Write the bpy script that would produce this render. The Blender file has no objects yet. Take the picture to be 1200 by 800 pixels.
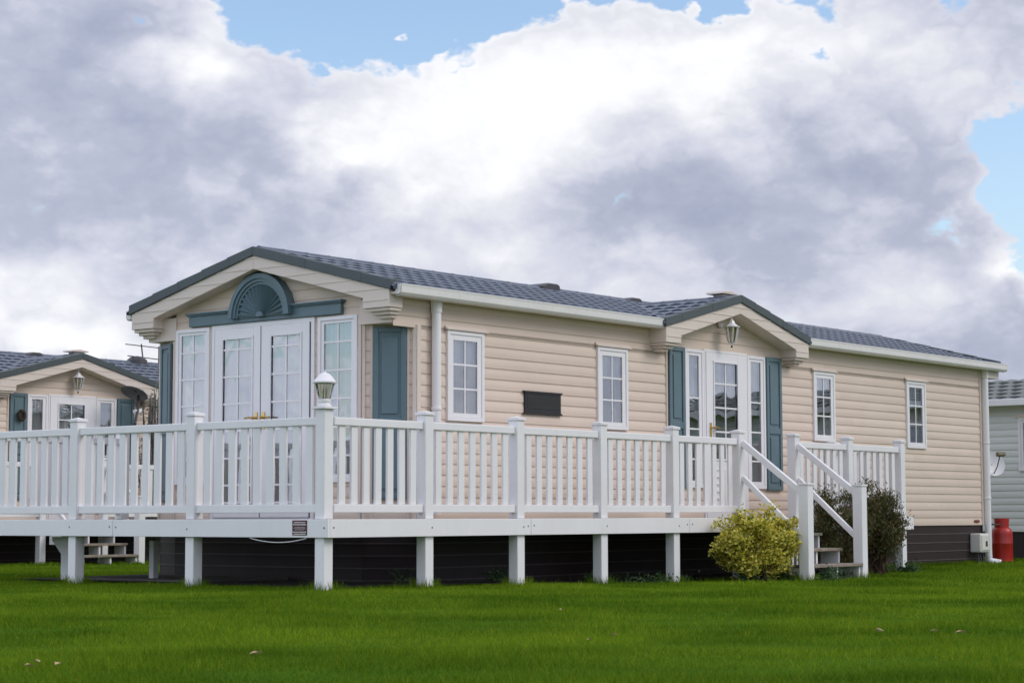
import bpy, bmesh, math, random
import numpy as np
from mathutils import Vector, Matrix

random.seed(7)
SC = bpy.context.scene
COL = SC.collection

# ------------------------------------------------------------------ camera
def set_camera():
    f_px, yaw, pitch, roll = 2321.2, 0.677562, 0.0880089, -0.00245
    f = Vector((math.cos(pitch)*math.cos(yaw), math.cos(pitch)*math.sin(yaw), math.sin(pitch)))
    r = Vector((math.sin(yaw), -math.cos(yaw), 0)); u = r.cross(f)
    r2 = math.cos(roll)*r + math.sin(roll)*u
    u2 = -math.sin(roll)*r + math.cos(roll)*u
    cam = bpy.data.cameras.new("camera"); co = bpy.data.objects.new("camera", cam); COL.objects.link(co)
    M = Matrix((r2, u2, -f)).transposed().to_4x4()
    M.translation = Vector((-12.676, -12.295, 0.658))
    co.matrix_world = M
    cam.sensor_width = 36; cam.lens = f_px/1200*36
    cam.clip_start = 0.1; cam.clip_end = 2000
    cam.dof.use_dof = True; cam.dof.focus_distance = 22; cam.dof.aperture_fstop = 8
    SC.camera = co
set_camera()

# ------------------------------------------------------------------ light
SUN_AZ, SUN_EL = math.radians(-62), math.radians(38)      # direction towards the sun
SKY_STRENGTH = 0.1
def set_light():
    d = Vector((math.cos(SUN_EL)*math.cos(SUN_AZ), math.cos(SUN_EL)*math.sin(SUN_AZ), math.sin(SUN_EL)))
    L = bpy.data.lights.new("sun", 'SUN'); L.energy = 0.9; L.angle = math.radians(25); L.color = (1, .93, .84)
    o = bpy.data.objects.new("sun", L); COL.objects.link(o)
    o.rotation_euler = d.to_track_quat('Z', 'Y').to_euler(); o.location = (0, -10, 30)
set_light()

def set_world():
    w = bpy.data.worlds.new("World"); SC.world = w; w.use_nodes = True
    nt = w.node_tree; N = nt.nodes; L = nt.links; N.clear()
    def node(t, **k):
        n = N.new(t)
        for a, b in k.items(): setattr(n, a, b)
        return n
    def val(x, s):
        if isinstance(x, (int, float)): s.default_value = x
        else: L.new(x, s)
    def m(op, a, b=None, c=None, clamp=False):
        n = node('ShaderNodeMath', operation=op); n.use_clamp = clamp
        val(a, n.inputs[0])
        if b is not None: val(b, n.inputs[1])
        if c is not None: val(c, n.inputs[2])
        return n.outputs[0]
    tc = node('ShaderNodeTexCoord')
    sep = node('ShaderNodeSeparateXYZ'); L.new(tc.outputs['Generated'], sep.inputs[0])
    X, Y, Z = sep.outputs
    az = m('MULTIPLY', m('ARCTAN2', Y, X), 180/math.pi)
    el = m('MULTIPLY', m('ARCSINE', Z), 180/math.pi)
    def noise(scale, detail, rough, off, zs=1.9):
        mp = node('ShaderNodeMapping'); L.new(tc.outputs['Generated'], mp.inputs[0])
        mp.inputs['Location'].default_value = off; mp.inputs['Scale'].default_value = (1, 1, zs)
        n = node('ShaderNodeTexNoise'); n.inputs['Scale'].default_value = scale
        n.inputs['Detail'].default_value = detail; n.inputs['Roughness'].default_value = rough
        L.new(mp.outputs[0], n.inputs['Vector'])
        return n
    # the clouds drift with their own turbulence: warp the direction, coarsely and then finely
    wn = noise(9, 3, .55, (3.1, 1.7, .4), 1.3); wf = noise(30, 4, .52, (1.3, 4.2, .9), 1.4)
    ws = node('ShaderNodeSeparateColor'); L.new(wn.outputs['Color'], ws.inputs[0])
    wt = node('ShaderNodeSeparateColor'); L.new(wf.outputs['Color'], wt.inputs[0])
    def warp(v, a, b, ka, kb): return m('ADD', v, m('ADD', m('MULTIPLY', m('SUBTRACT', a, .5), ka), m('MULTIPLY', m('SUBTRACT', b, .5), kb)))
    azw = warp(az, ws.outputs[0], wt.outputs[0], 3.2, 2.6); elw = warp(el, ws.outputs[1], wt.outputs[1], 2.4, 2.2)
    def blob(a0, e0, sa, se, amp):
        x = m('MULTIPLY_ADD', azw, 1/sa, -a0/sa); y = m('MULTIPLY_ADD', elw, 1/se, -e0/se)
        return m('MULTIPLY', m('EXPONENT', m('MULTIPLY', m('MULTIPLY_ADD', x, x, m('MULTIPLY', y, y)), -1.0)), amp)
    def total(lst, base):
        s = base
        for b in lst: s = m('ADD', s, blob(*b))
        return s
    n1 = noise(15, 7, .57, (0, 0, 0)); n2 = noise(5, 2, .5, (7, 2, 1)); n3 = noise(52, 4, .60, (2, 5, 3))
    vo = node('ShaderNodeTexVoronoi', feature='SMOOTH_F1'); vo.inputs['Scale'].default_value = 17; vo.inputs['Detail'].default_value = 3; vo.inputs['Roughness'].default_value = .55; vo.inputs['Smoothness'].default_value = .35
    vm = node('ShaderNodeMapping'); vm.inputs['Scale'].default_value = (1, 1, 1.5); L.new(tc.outputs['Generated'], vm.inputs[0])
    va = node('ShaderNodeVectorMath', operation='SCALE'); va.inputs['Scale'].default_value = .045; L.new(wf.outputs['Color'], va.inputs[0])
    vb = node('ShaderNodeVectorMath', operation='ADD'); L.new(vm.outputs[0], vb.inputs[0]); L.new(va.outputs[0], vb.inputs[1]); L.new(vb.outputs[0], vo.inputs['Vector'])
    fv = m('SUBTRACT', .80, vo.outputs['Distance'])
    f1 = m('SUBTRACT', n1.outputs['Fac'], .5); f2 = m('SUBTRACT', n2.outputs['Fac'], .5); f3 = m('SUBTRACT', n3.outputs['Fac'], .5)
    holes = [(43.4, 14.3, 2.6, 1.2, -1.05), (46.8, 15.0, 2.4, .85, -.95), (33.6, 15.2, 4.8, .85, -1.1), (39.8, 14.9, 2.2, 1.0, -.9),
             (24.0, 9.3, 1.45, 2.3, -1.15), (20.5, 12.5, 2.0, 5, -.5), (36, 24, 16, 5, -.55), (172, 44, 40, 20, -.5), (141, 12, 18, 8, -1.1), (-150, 40, 30, 20, -.5)]
    cov = m('ADD', total(holes, 1.17), m('ADD', m('MULTIPLY', fv, .85), m('ADD', m('MULTIPLY', f1, .65), m('MULTIPLY', f3, .30))))
    mr = node('ShaderNodeMapRange', interpolation_type='SMOOTHSTEP'); L.new(cov, mr.inputs['Value'])
    mr.inputs['From Min'].default_value = .42; mr.inputs['From Max'].default_value = .60
    cover = mr.outputs[0]
    shade = [(47.8, 13.4, 1.3, .75, .34), (41.6, 11.3, 3.2, 1.9, .30), (37.6, 12.0, 4.4, 2.0, .38), (32.0, 13.2, 4.2, 1.3, .30),
             (28.5, 13.7, 3.0, 1.0, .14), (43.6, 10.4, 1.3, .8, .22), (40.0, 9.4, 2.2, .9, .16), (39.8, 7.6, 6.5, .75, .22), (51.5, 4.9, 3.4, .9, .46), (50.5, 6.3, 6.5, .7, .10),
             (27.6, 6.3, 2.0, .8, .18), (31, 5.5, 6, .8, .16), (37.5, 6.4, 4.5, .8, .12), (24.2, 6.9, 1.0, .35, .35),
             (50.6, 10.4, 4.2, 3.6, -.07), (51.0, 13.6, 2.6, 1.8, -.16), (46.4, 9.0, 2.4, 2.4, -.10), (47.2, 7.6, 4.5, 1.2, -.06),
             (32.8, 9.2, 5.0, 2.2, -.20), (29.5, 9.8, 2.6, 1.9, -.03), (25.6, 4.9, 3.0, 1.9, -.10), (26.5, 11.5, 2.2, 1.4, .08)]
    br = total(shade, 0.535)
    er = node('ShaderNodeMapRange', interpolation_type='SMOOTHSTEP'); L.new(cov, er.inputs['Value'])
    for k_, v_ in (('From Min', .52), ('From Max', .80), ('To Min', .15), ('To Max', 0)): er.inputs[k_].default_value = v_
    br = m('ADD', m('ADD', br, er.outputs[0]), m('ADD', m('MULTIPLY', f1, .48), m('ADD', m('MULTIPLY', fv, .27), m('MULTIPLY', f3, .17))))
    ramp = node('ShaderNodeValToRGB'); L.new(br, ramp.inputs[0])
    cr = ramp.color_ramp
    stops = [(.20, (.265, .295, .395)), (.40, (.35, .375, .465)), (.54, (.465, .48, .56)), (.68, (.57, .58, .63)), (.82, (.68, .685, .715)), (1, (.77, .77, .78))]
    cr.elements[0].position, cr.elements[0].color = stops[0][0], stops[0][1]+(1,)
    cr.elements[1].position, cr.elements[1].color = stops[-1][0], stops[-1][1]+(1,)
    for p, c in stops[1:-1]:
        e = cr.elements.new(p); e.color = c+(1,)
    sky = node('ShaderNodeTexSky'); sky.sky_type = 'NISHITA'; sky.sun_disc = False
    sky.sun_elevation = SUN_EL; sky.sun_rotation = math.pi/2 - SUN_AZ
    sky.air_density = 1.0; sky.dust_density = 1.5; sky.ozone_density = 1.5
    cs = node('ShaderNodeVectorMath', operation='SCALE'); L.new(ramp.outputs[0], cs.inputs[0]); L.new(total([(150, 25, 55, 40, 15.0), (-130, 40, 60, 40, 7.0), (-30, 60, 60, 30, 4.0), (-38, 8, 22, 10, 6.0)], 1/SKY_STRENGTH), cs.inputs['Scale'])  # cloud gain added out of view to brighten the walls and window reflections
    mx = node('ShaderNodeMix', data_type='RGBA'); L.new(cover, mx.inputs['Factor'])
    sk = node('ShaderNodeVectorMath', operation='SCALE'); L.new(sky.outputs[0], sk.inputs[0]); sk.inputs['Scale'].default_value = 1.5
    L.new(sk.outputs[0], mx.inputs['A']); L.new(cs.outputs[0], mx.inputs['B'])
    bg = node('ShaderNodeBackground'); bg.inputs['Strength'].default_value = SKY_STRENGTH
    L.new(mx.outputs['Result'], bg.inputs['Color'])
    out = node('ShaderNodeOutputWorld'); L.new(bg.outputs[0], out.inputs[0])
    w.cycles.sampling_method = 'MANUAL'; w.cycles.sample_map_resolution = 512
set_world()
SC.view_settings.view_transform = 'Standard'; SC.view_settings.look = 'None'
SC.view_settings.exposure = 0.45; SC.view_settings.gamma = 1.0; SC.view_settings.use_curve_mapping = False
SC.cycles.max_bounces = 8; SC.cycles.transparent_max_bounces = 24; SC.cycles.caustics_reflective = False; SC.cycles.caustics_refractive = False
SC.cycles.use_denoising = True

# ------------------------------------------------------------------ materials
MAT = {}
def new_mat(name):
    mt = bpy.data.materials.new(name); mt.use_nodes = True; nt = mt.node_tree
    b = nt.nodes['Principled BSDF']; MAT[name] = mt
    return mt, nt, b
def mottled(name, col, rough=.5, var=.08, scale=3, col2=None, bump=0, bscale=60, metal=0, spec=.5, streak=0):
    """A painted / plastic / wood surface whose colour wanders a little; streak adds thin vertical run-off marks."""
    mt, nt, b = new_mat(name); N = nt.nodes; L = nt.links
    g = N.new('ShaderNodeNewGeometry')
    n = N.new('ShaderNodeTexNoise'); n.inputs['Scale'].default_value = scale; n.inputs['Detail'].default_value = 7; n.inputs['Roughness'].default_value = .65
    L.new(g.outputs['Position'], n.inputs['Vector'])
    c2 = col2 or tuple(max(0, c*(1-3*var)) for c in col)
    mr = N.new('ShaderNodeMapRange'); mr.inputs['From Min'].default_value = .38; mr.inputs['From Max'].default_value = .72
    L.new(n.outputs['Fac'], mr.inputs['Value'])
    mx = N.new('ShaderNodeMix'); mx.data_type = 'RGBA'; mx.inputs['A'].default_value = col+(1,); mx.inputs['B'].default_value = c2+(1,)
    L.new(mr.outputs[0], mx.inputs['Factor']); last = mx.outputs['Result']
    if streak:
        mp = N.new('ShaderNodeMapping'); mp.inputs['Scale'].default_value = (14, 14, .9); L.new(g.outputs['Position'], mp.inputs[0])
        s = N.new('ShaderNodeTexNoise'); s.inputs['Scale'].default_value = 1; s.inputs['Detail'].default_value = 5; L.new(mp.outputs[0], s.inputs['Vector'])
        sr = N.new('ShaderNodeMapRange'); sr.inputs['From Min'].default_value = .52; sr.inputs['From Max'].default_value = .8
        sr.inputs['To Max'].default_value = streak; L.new(s.outputs['Fac'], sr.inputs['Value'])
        m2 = N.new('ShaderNodeMix'); m2.data_type = 'RGBA'; m2.inputs['B'].default_value = (.22, .21, .17, 1)
        L.new(sr.outputs[0], m2.inputs['Factor']); L.new(last, m2.inputs['A']); last = m2.outputs['Result']
    L.new(last, b.inputs['Base Color'])
    b.inputs['Roughness'].default_value = rough; b.inputs['Metallic'].default_value = metal; b.inputs['Specular IOR Level'].default_value = spec
    if bump:
        n2 = N.new('ShaderNodeTexNoise'); n2.inputs['Scale'].default_value = bscale; n2.inputs['Detail'].default_value = 4; L.new(g.outputs['Position'], n2.inputs['Vector'])
        bp = N.new('ShaderNodeBump'); bp.inputs['Strength'].default_value = bump; bp.inputs['Distance'].default_value = .01
        L.new(n2.outputs['Fac'], bp.inputs['Height']); L.new(bp.outputs[0], b.inputs['Normal'])
    return mt
mottled('white_pvc', (.83, .82, .835), .36, .018, 2.0, streak=.05)
mottled('white_frame', (.84, .83, .85), .3, .015, 2.0)
mottled('white_gutter', (.80, .785, .765), .4, .03, 2.0, streak=.08)
mottled('cream_siding', (.715, .59, .495), .5, .018, 1.2)
mottled('cream_trim', (.72, .63, .56), .5, .02, 1.5)
mottled('teal_board', (.115, .185, .215), .45, .05, 2.5)
mottled('slate_trim', (.062, .082, .086), .45, .05, 4)
mottled('roof_tile', (.078, .104, .152), .28, .16, 5, bump=.08, bscale=220, spec=.8)
mottled('grey_roof_tile', (.16, .175, .165), .45, .1, 5, bump=.1, bscale=200)
mottled('pale_green_siding', (.68, .70, .67), .5, .02, 1.2)
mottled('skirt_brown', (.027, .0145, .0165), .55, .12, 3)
mottled('skirt_joint', (.11, .085, .09), .5, .1, 3)
mottled('black_cast', (.016, .017, .019), .6, .1, 8)
mottled('red_paint', (.44, .018, .014), .35, .08, 4, col2=(.30, .016, .012), bump=.05, bscale=90)
mottled('rusty_lens', (.20, .05, .035), .5, .1, 20)
mottled('brass', (.70, .47, .16), .25, .05, 10, metal=1)
mottled('grey_wood', (.30, .25, .20), .75, .15, 9, bump=.4, bscale=30)
mottled('dark_metal', (.05, .05, .055), .4, .1, 8)
mottled('grey_metal', (.18, .18, .20), .45, .1, 6)
mottled('meter_plastic', (.72, .71, .66), .45, .03, 5)
mottled('dish_white', (.74, .74, .78), .4, .03, 6)
mottled('lnb_olive', (.20, .18, .09), .5, .1, 8)
mottled('sign_maroon', (.075, .012, .020), .35, .1, 12)
mottled('sign_white', (.75, .72, .72), .5, .03, 8)
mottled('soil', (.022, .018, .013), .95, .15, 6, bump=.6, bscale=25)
mottled('turf', (.055, .125, .006), .95, .08, 1.2, bump=.4, bscale=40, spec=.02)
mottled('concrete', (.16, .15, .14), .9, .1, 5, bump=.3, bscale=40)
mottled('stem_brown', (.075, .042, .028), .85, .15, 12)
mottled('lichen_twig', (.28, .27, .25), .85, .25, 25, col2=(.04, .035, .03))
mottled('room_wall', (.42, .36, .30), .8, .05, 2)
mottled('room_floor', (.14, .10, .07), .8, .1, 3)
mottled('door_seal', (.03, .03, .035), .6, .05, 5)
mottled('leaf_litter', (.55, .42, .22), .8, .15, 30)
mottled('wreath_dark', (.05, .028, .016), .9, .2, 30)

def board_tone(name, z0, pitch):
    mt = MAT[name]; nt = mt.node_tree; N = nt.nodes; L = nt.links; b = N['Principled BSDF']
    src = b.inputs['Base Color'].links[0].from_socket
    g = N.new('ShaderNodeNewGeometry'); sp = N.new('ShaderNodeSeparateXYZ'); L.new(g.outputs['Position'], sp.inputs[0])
    def mm(op, a, v=None, c=None):
        n = N.new('ShaderNodeMath'); n.operation = op
        for k, x in enumerate((a, v, c)):
            if x is None: continue
            if isinstance(x, (int, float)): n.inputs[k].default_value = x
            else: L.new(x, n.inputs[k])
        return n.outputs[0]
    row = mm('FLOOR', mm('DIVIDE', mm('SUBTRACT', sp.outputs[2], z0), pitch))
    ln = mm('FLOOR', mm('ADD', mm('DIVIDE', mm('ADD', sp.outputs[0], sp.outputs[1]), 3.6), mm('MULTIPLY', row, .37)))   # boards 3.6 m long, staggered
    wn = N.new('ShaderNodeTexWhiteNoise'); wn.noise_dimensions = '1D'; L.new(mm('ADD', mm('MULTIPLY', row, 7.31), mm('MULTIPLY', ln, 3.17)), wn.inputs['W'])
    f = mm('MULTIPLY_ADD', wn.outputs['Value'], .085, .955)
    vm = N.new('ShaderNodeVectorMath'); vm.operation = 'SCALE'; L.new(src, vm.inputs[0]); L.new(f, vm.inputs['Scale']); L.new(vm.outputs[0], b.inputs['Base Color'])
    n2 = N.new('ShaderNodeTexNoise'); n2.inputs['Scale'].default_value = 1.6; n2.inputs['Detail'].default_value = 2; L.new(g.outputs['Position'], n2.inputs['Vector'])
    bp = N.new('ShaderNodeBump'); bp.inputs['Strength'].default_value = .5; bp.inputs['Distance'].default_value = .03; L.new(n2.outputs['Fac'], bp.inputs['Height']); L.new(bp.outputs[0], b.inputs['Normal'])
board_tone('cream_siding', .51, .1155); board_tone('pale_green_siding', .38, .1155)
def glass_mat(name, tint, refl):
    mt, nt, b = new_mat(name); N = nt.nodes; L = nt.links
    N.remove(b); out = N['Material Output']
    tr = N.new('ShaderNodeBsdfTransparent'); tr.inputs[0].default_value = tint+(1,)
    gl = N.new('ShaderNodeBsdfGlossy'); gl.inputs['Roughness'].default_value = .01; gl.inputs['Color'].default_value = (.95, .98, 1, 1)
    fr = N.new('ShaderNodeFresnel'); fr.inputs['IOR'].default_value = 1.52
    mu = N.new('ShaderNodeMath'); mu.operation = 'MULTIPLY_ADD'; mu.inputs[1].default_value = 1.6; mu.inputs[2].default_value = refl; mu.use_clamp = True
    L.new(fr.outputs[0], mu.inputs[0])
    # float glass is never quite flat: let the reflection wander
    g = N.new('ShaderNodeNewGeometry'); n = N.new('ShaderNodeTexNoise'); n.inputs['Scale'].default_value = 2.2; n.inputs['Detail'].default_value = 1
    L.new(g.outputs['Position'], n.inputs['Vector'])
    bp = N.new('ShaderNodeBump'); bp.inputs['Strength'].default_value = .3; bp.inputs['Distance'].default_value = .012
    L.new(n.outputs['Fac'], bp.inputs['Height']); L.new(bp.outputs[0], gl.inputs['Normal'])
    mx = N.new('ShaderNodeMixShader'); L.new(mu.outputs[0], mx.inputs[0]); L.new(tr.outputs[0], mx.inputs[1]); L.new(gl.outputs[0], mx.inputs[2])
    L.new(mx.outputs[0], out.inputs['Surface'])
glass_mat('glass', (.92, .95, .97), .20)
glass_mat('lamp_glass', (.82, .80, .68), .05)

def net_mat(name, col, see):
    mt, nt, b = new_mat(name); N = nt.nodes; L = nt.links; N.remove(b); out = N['Material Output']
    d = N.new('ShaderNodeBsdfDiffuse'); d.inputs[0].default_value = col+(1,)
    t = N.new('ShaderNodeBsdfTranslucent'); t.inputs[0].default_value = col+(1,)
    tr = N.new('ShaderNodeBsdfTransparent')
    a = N.new('ShaderNodeMixShader'); a.inputs[0].default_value = .25; L.new(d.outputs[0], a.inputs[1]); L.new(t.outputs[0], a.inputs[2])
    c = N.new('ShaderNodeMixShader'); c.inputs[0].default_value = see; L.new(a.outputs[0], c.inputs[1]); L.new(tr.outputs[0], c.inputs[2])
    L.new(c.outputs[0], out.inputs['Surface'])
net_mat('net_curtain', (.80, .88, .96), .04)  # white net tinted bluish, standing in for sky reflected in the panes
net_mat('sheer_net', (.60, .62, .62), .72)
net_mat('drape', (.62, .60, .56), .0)

def leaf_mat(name, ca, cb, cc, trans=.35, rough=.5):
    """Leaf colour picked leaf by leaf from the face attribute 'pick' (0..1)."""
    mt, nt, b = new_mat(name); N = nt.nodes; L = nt.links; out = N['Material Output']
    at = N.new('ShaderNodeAttribute'); at.attribute_name = 'pick'
    rp = N.new('ShaderNodeValToRGB'); L.new(at.outputs['Fac'], rp.inputs[0])
    rp.color_ramp.elements[0].color = ca+(1,); rp.color_ramp.elements[1].color = cc+(1,)
    e = rp.color_ramp.elements.new(.5); e.color = cb+(1,)
    L.new(rp.outputs[0], b.inputs['Base Color']); b.inputs['Roughness'].default_value = rough
    t = N.new('ShaderNodeBsdfTranslucent'); L.new(rp.outputs[0], t.inputs[0])
    mx = N.new('ShaderNodeMixShader'); mx.inputs[0].default_value = trans
    L.new(b.outputs[0], mx.inputs[1]); L.new(t.outputs[0], mx.inputs[2]); L.new(mx.outputs[0], out.inputs['Surface'])
leaf_mat('euonymus_leaf', (.08, .14, .015), (.66, .58, .06), (.92, .84, .26))
leaf_mat('conifer_leaf', (.035, .055, .014), (.085, .095, .022), (.20, .125, .04), .25)
leaf_mat('weed_leaf', (.03, .07, .018), (.05, .11, .03), (.10, .16, .08))

def grass_mat():
    mt, nt, b = new_mat('grass'); N = nt.nodes; L = nt.links; out = N['Material Output']
    g = N.new('ShaderNodeNewGeometry')
    a = N.new('ShaderNodeTexNoise'); a.inputs['Scale'].default_value = .55; a.inputs['Detail'].default_value = 5; a.inputs['Roughness'].default_value = .6
    L.new(g.outputs['Position'], a.inputs['Vector'])
    r = N.new('ShaderNodeValToRGB'); L.new(a.outputs['Fac'], r.inputs[0])
    r.color_ramp.elements[0].position = .36; r.color_ramp.elements[0].color = (.066, .140, .005, 1)
    r.color_ramp.elements[1].position = .64; r.color_ramp.elements[1].color = (.178, .285, .014, 1)
    c = N.new('ShaderNodeTexNoise'); c.inputs['Scale'].default_value = 38; c.inputs['Detail'].default_value = 2
    L.new(g.outputs['Position'], c.inputs['Vector'])
    mr = N.new('ShaderNodeMapRange'); mr.inputs['From Min'].default_value = .58; mr.inputs['From Max'].default_value = .85; mr.inputs['To Max'].default_value = .45
    L.new(c.outputs['Fac'], mr.inputs['Value'])
    mx = N.new('ShaderNodeMix'); mx.data_type = 'RGBA'; mx.inputs['B'].default_value = (.32, .34, .05, 1)
    L.new(mr.outputs[0], mx.inputs['Factor']); L.new(r.outputs[0], mx.inputs['A'])
    at = N.new('ShaderNodeAttribute'); at.attribute_name = 'pick'
    cr = N.new('ShaderNodeValToRGB'); L.new(at.outputs['Fac'], cr.inputs[0]); cr.color_ramp.interpolation = 'LINEAR'
    cr.color_ramp.elements[0].color = (.62, .70, .6, 1); cr.color_ramp.elements[1].color = (2.3, 1.35, 2.2, 1)
    for p_, c_ in ((.5, (1, 1, 1)), (.955, (1.35, 1.28, 1.2)), (.97, (2.2, 1.3, 2.0))):
        e_ = cr.color_ramp.elements.new(p_); e_.color = c_+(1,)
    mm_ = N.new('ShaderNodeMix'); mm_.data_type = 'RGBA'; mm_.blend_type = 'MULTIPLY'; mm_.clamp_result = False; mm_.inputs['Factor'].default_value = 1
    L.new(mx.outputs['Result'], mm_.inputs['A']); L.new(cr.outputs[0], mm_.inputs['B']); mx = mm_
    L.new(mx.outputs['Result'], b.inputs['Base Color']); b.inputs['Roughness'].default_value = .8; b.inputs['Specular IOR Level'].default_value = .08
    t = N.new('ShaderNodeBsdfTranslucent'); L.new(mx.outputs['Result'], t.inputs[0])
    ms = N.new('ShaderNodeMixShader'); ms.inputs[0].default_value = .3
    L.new(b.outputs[0], ms.inputs[1]); L.new(t.outputs[0], ms.inputs[2]); L.new(ms.outputs[0], out.inputs['Surface'])
grass_mat()

# ------------------------------------------------------------------ mesh helpers
class MB:
    """Collects solids, then links them as ONE mesh object."""
    def __init__(s): s.v = []; s.f = []
    def add(s, vs, fs):
        o = len(s.v); s.v += [tuple(p) for p in vs]; s.f += [tuple(i+o for i in q) for q in fs]; return s
    def box(s, x0, x1, y0, y1, z0, z1):
        vs = [(x, y, z) for z in (z0, z1) for y in (y0, y1) for x in (x0, x1)]
        return s.add(vs, [(0, 2, 3, 1), (4, 5, 7, 6), (0, 1, 5, 4), (2, 6, 7, 3), (0, 4, 6, 2), (1, 3, 7, 5)])
    def prism(s, poly, ext):
        """poly: list of 3-D points of a flat face; ext: extrusion vector."""
        n = len(poly); e = Vector(ext)
        vs = [Vector(p) for p in poly] + [Vector(p)+e for p in poly]
        fs = [tuple(range(n)), tuple(range(2*n-1, n-1, -1))] + [(i, (i+1) % n, n+(i+1) % n, n+i) for i in range(n)]
        return s.add(vs, fs)
    def beam(s, a, b, w, h, up=(0, 0, 1)):
        a, b = Vector(a), Vector(b); d = (b-a).normalized(); sd = d.cross(Vector(up)).normalized(); u = sd.cross(d)
        vs = []
        for p in (a, b):
            for i, j in ((-1, -1), (1, -1), (1, 1), (-1, 1)): vs.append(p+sd*(i*w/2)+u*(j*h/2))
        return s.add(vs, [(0, 3, 2, 1), (4, 5, 6, 7), (0, 1, 5, 4), (1, 2, 6, 5), (2, 3, 7, 6), (3, 0, 4, 7)])
    def tube(s, pts, r, n=8):
        pts = [Vector(p) for p in pts]; o = len(s.v); rs = r if isinstance(r, (list, tuple)) else [r]*len(pts)
        vs = []; ref = Vector((.3, .2, .93))
        for k, p in enumerate(pts):
            d = (pts[min(k+1, len(pts)-1)]-pts[max(k-1, 0)]).normalized()
            rr = ref if abs(d.dot(ref)) < .9 else Vector((1, 0, 0))
            a = d.cross(rr).normalized(); b = d.cross(a)
            vs += [p+(a*math.cos(t)+b*math.sin(t))*rs[k] for t in [2*math.pi*i/n for i in range(n)]]
        fs = [(k*n+i, k*n+(i+1) % n, (k+1)*n+(i+1) % n, (k+1)*n+i) for k in range(len(pts)-1) for i in range(n)]
        fs += [tuple(range(n-1, -1, -1)), tuple((len(pts)-1)*n+i for i in range(n))]
        return s.add(vs, fs)
    def lathe(s, prof, c, n=20, ax=None):
        """prof: (radius, height) pairs about a vertical axis through c (or about axis ax)."""
        c = Vector(c); vs = []
        if ax is None: a, b, u = Vector((1, 0, 0)), Vector((0, 1, 0)), Vector((0, 0, 1))
        else:
            u = Vector(ax).normalized(); a = u.cross(Vector((.1, .3, .94))).normalized(); b = u.cross(a)
        for r, h in prof:
            vs += [c+u*h+(a*math.cos(2*math.pi*i/n)+b*math.sin(2*math.pi*i/n))*max(r, 1e-4) for i in range(n)]
        fs = [(k*n+i, k*n+(i+1) % n, (k+1)*n+(i+1) % n, (k+1)*n+i) for k in range(len(prof)-1) for i in range(n)]
        fs += [tuple(range(n-1, -1, -1)), tuple((len(prof)-1)*n+i for i in range(n))]
        return s.add(vs, fs)

WPOS = {}
def build(mb, name, mat, parent=None, bevel=0, smooth=False, recalc=True):
    V = np.array(mb.v, dtype=float); c = (V.min(0)+V.max(0))/2
    me = bpy.data.meshes.new(name); me.from_pydata([tuple(p) for p in (V-c)], [], mb.f); me.update()
    if recalc:
        bm = bmesh.new(); bm.from_mesh(me); bmesh.ops.recalc_face_normals(bm, faces=bm.faces); bm.to_mesh(me); bm.free()
    me.materials.append(MAT[mat])
    if smooth:
        me.polygons.foreach_set('use_smooth', [True]*len(me.polygons))
        try: me.set_sharp_from_angle(angle=math.radians(35))
        except Exception: pass
    o = bpy.data.objects.new(name, me); COL.objects.link(o)
    place(o, Vector(c), parent)
    if bevel:
        b = o.modifiers.new('edges', 'BEVEL'); b.width = bevel; b.segments = 2; b.limit_method = 'ANGLE'; b.harden_normals = False
    return o
def place(o, pos, parent=None):
    if parent is not None:
        o.parent = parent; o.location = Vector(pos)-WPOS[parent.name]
    else: o.location = pos
    WPOS[o.name] = Vector(pos)
def empty(name, pos):
    o = bpy.data.objects.new(name, None); COL.objects.link(o); o.empty_display_size = .2; place(o, Vector(pos)); return o
def tag(o, label=None, cat=None, group=None, kind=None):
    for k, v in (('label', label), ('category', cat), ('group', group), ('kind', kind)):
        if v: o[k] = v
    return o
def kids(o): return [c for c in bpy.data.objects if c.parent == o]
def dup_part(src, pos, parent):
    """A copy of a part (and of its sub-parts) at another place."""
    c = src.copy(); COL.objects.link(c); place(c, Vector(pos), parent)
    for k in kids(src):
        d = k.copy(); COL.objects.link(d); place(d, Vector(pos)+WPOS[k.name]-WPOS[src.name], c)
    return c
def dup_thing(root, offset, label=None, group=None):
    r = root.copy(); COL.objects.link(r); place(r, WPOS[root.name]+Vector(offset))
    if label: r['label'] = label
    if group: r['group'] = group
    for ch in kids(root): dup_part(ch, WPOS[ch.name]+Vector(offset), r)
    return r

def ground_z(x, y):
    t = np.clip((np.asarray(x)-.5)/5.5, 0, 1); t = t*t*(3-2*t)
    return -.075*t

class Wall:
    """A vertical plane: s runs along it, n outwards, z up."""
    def __init__(w, o, d, n): w.o = Vector((o[0], o[1], 0)); w.d = Vector((d[0], d[1], 0)).normalized(); w.n = Vector((n[0], n[1], 0)).normalized()
    def p(w, s, n, z): return w.o+w.d*s+w.n*n+Vector((0, 0, z))
    def box(w, mb, s0, s1, n0, n1, z0, z1):
        c = [w.p(s, n, z) for z in (z0, z1) for n in (n0, n1) for s in (s0, s1)]
        return mb.add(c, [(0, 2, 3, 1), (4, 5, 7, 6), (0, 1, 5, 4), (2, 6, 7, 3), (0, 4, 6, 2), (1, 3, 7, 5)])
    def prism(w, mb, poly, n0, n1): return mb.prism([w.p(s, n0, z) for s, z in poly], w.n*(n1-n0))

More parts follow.
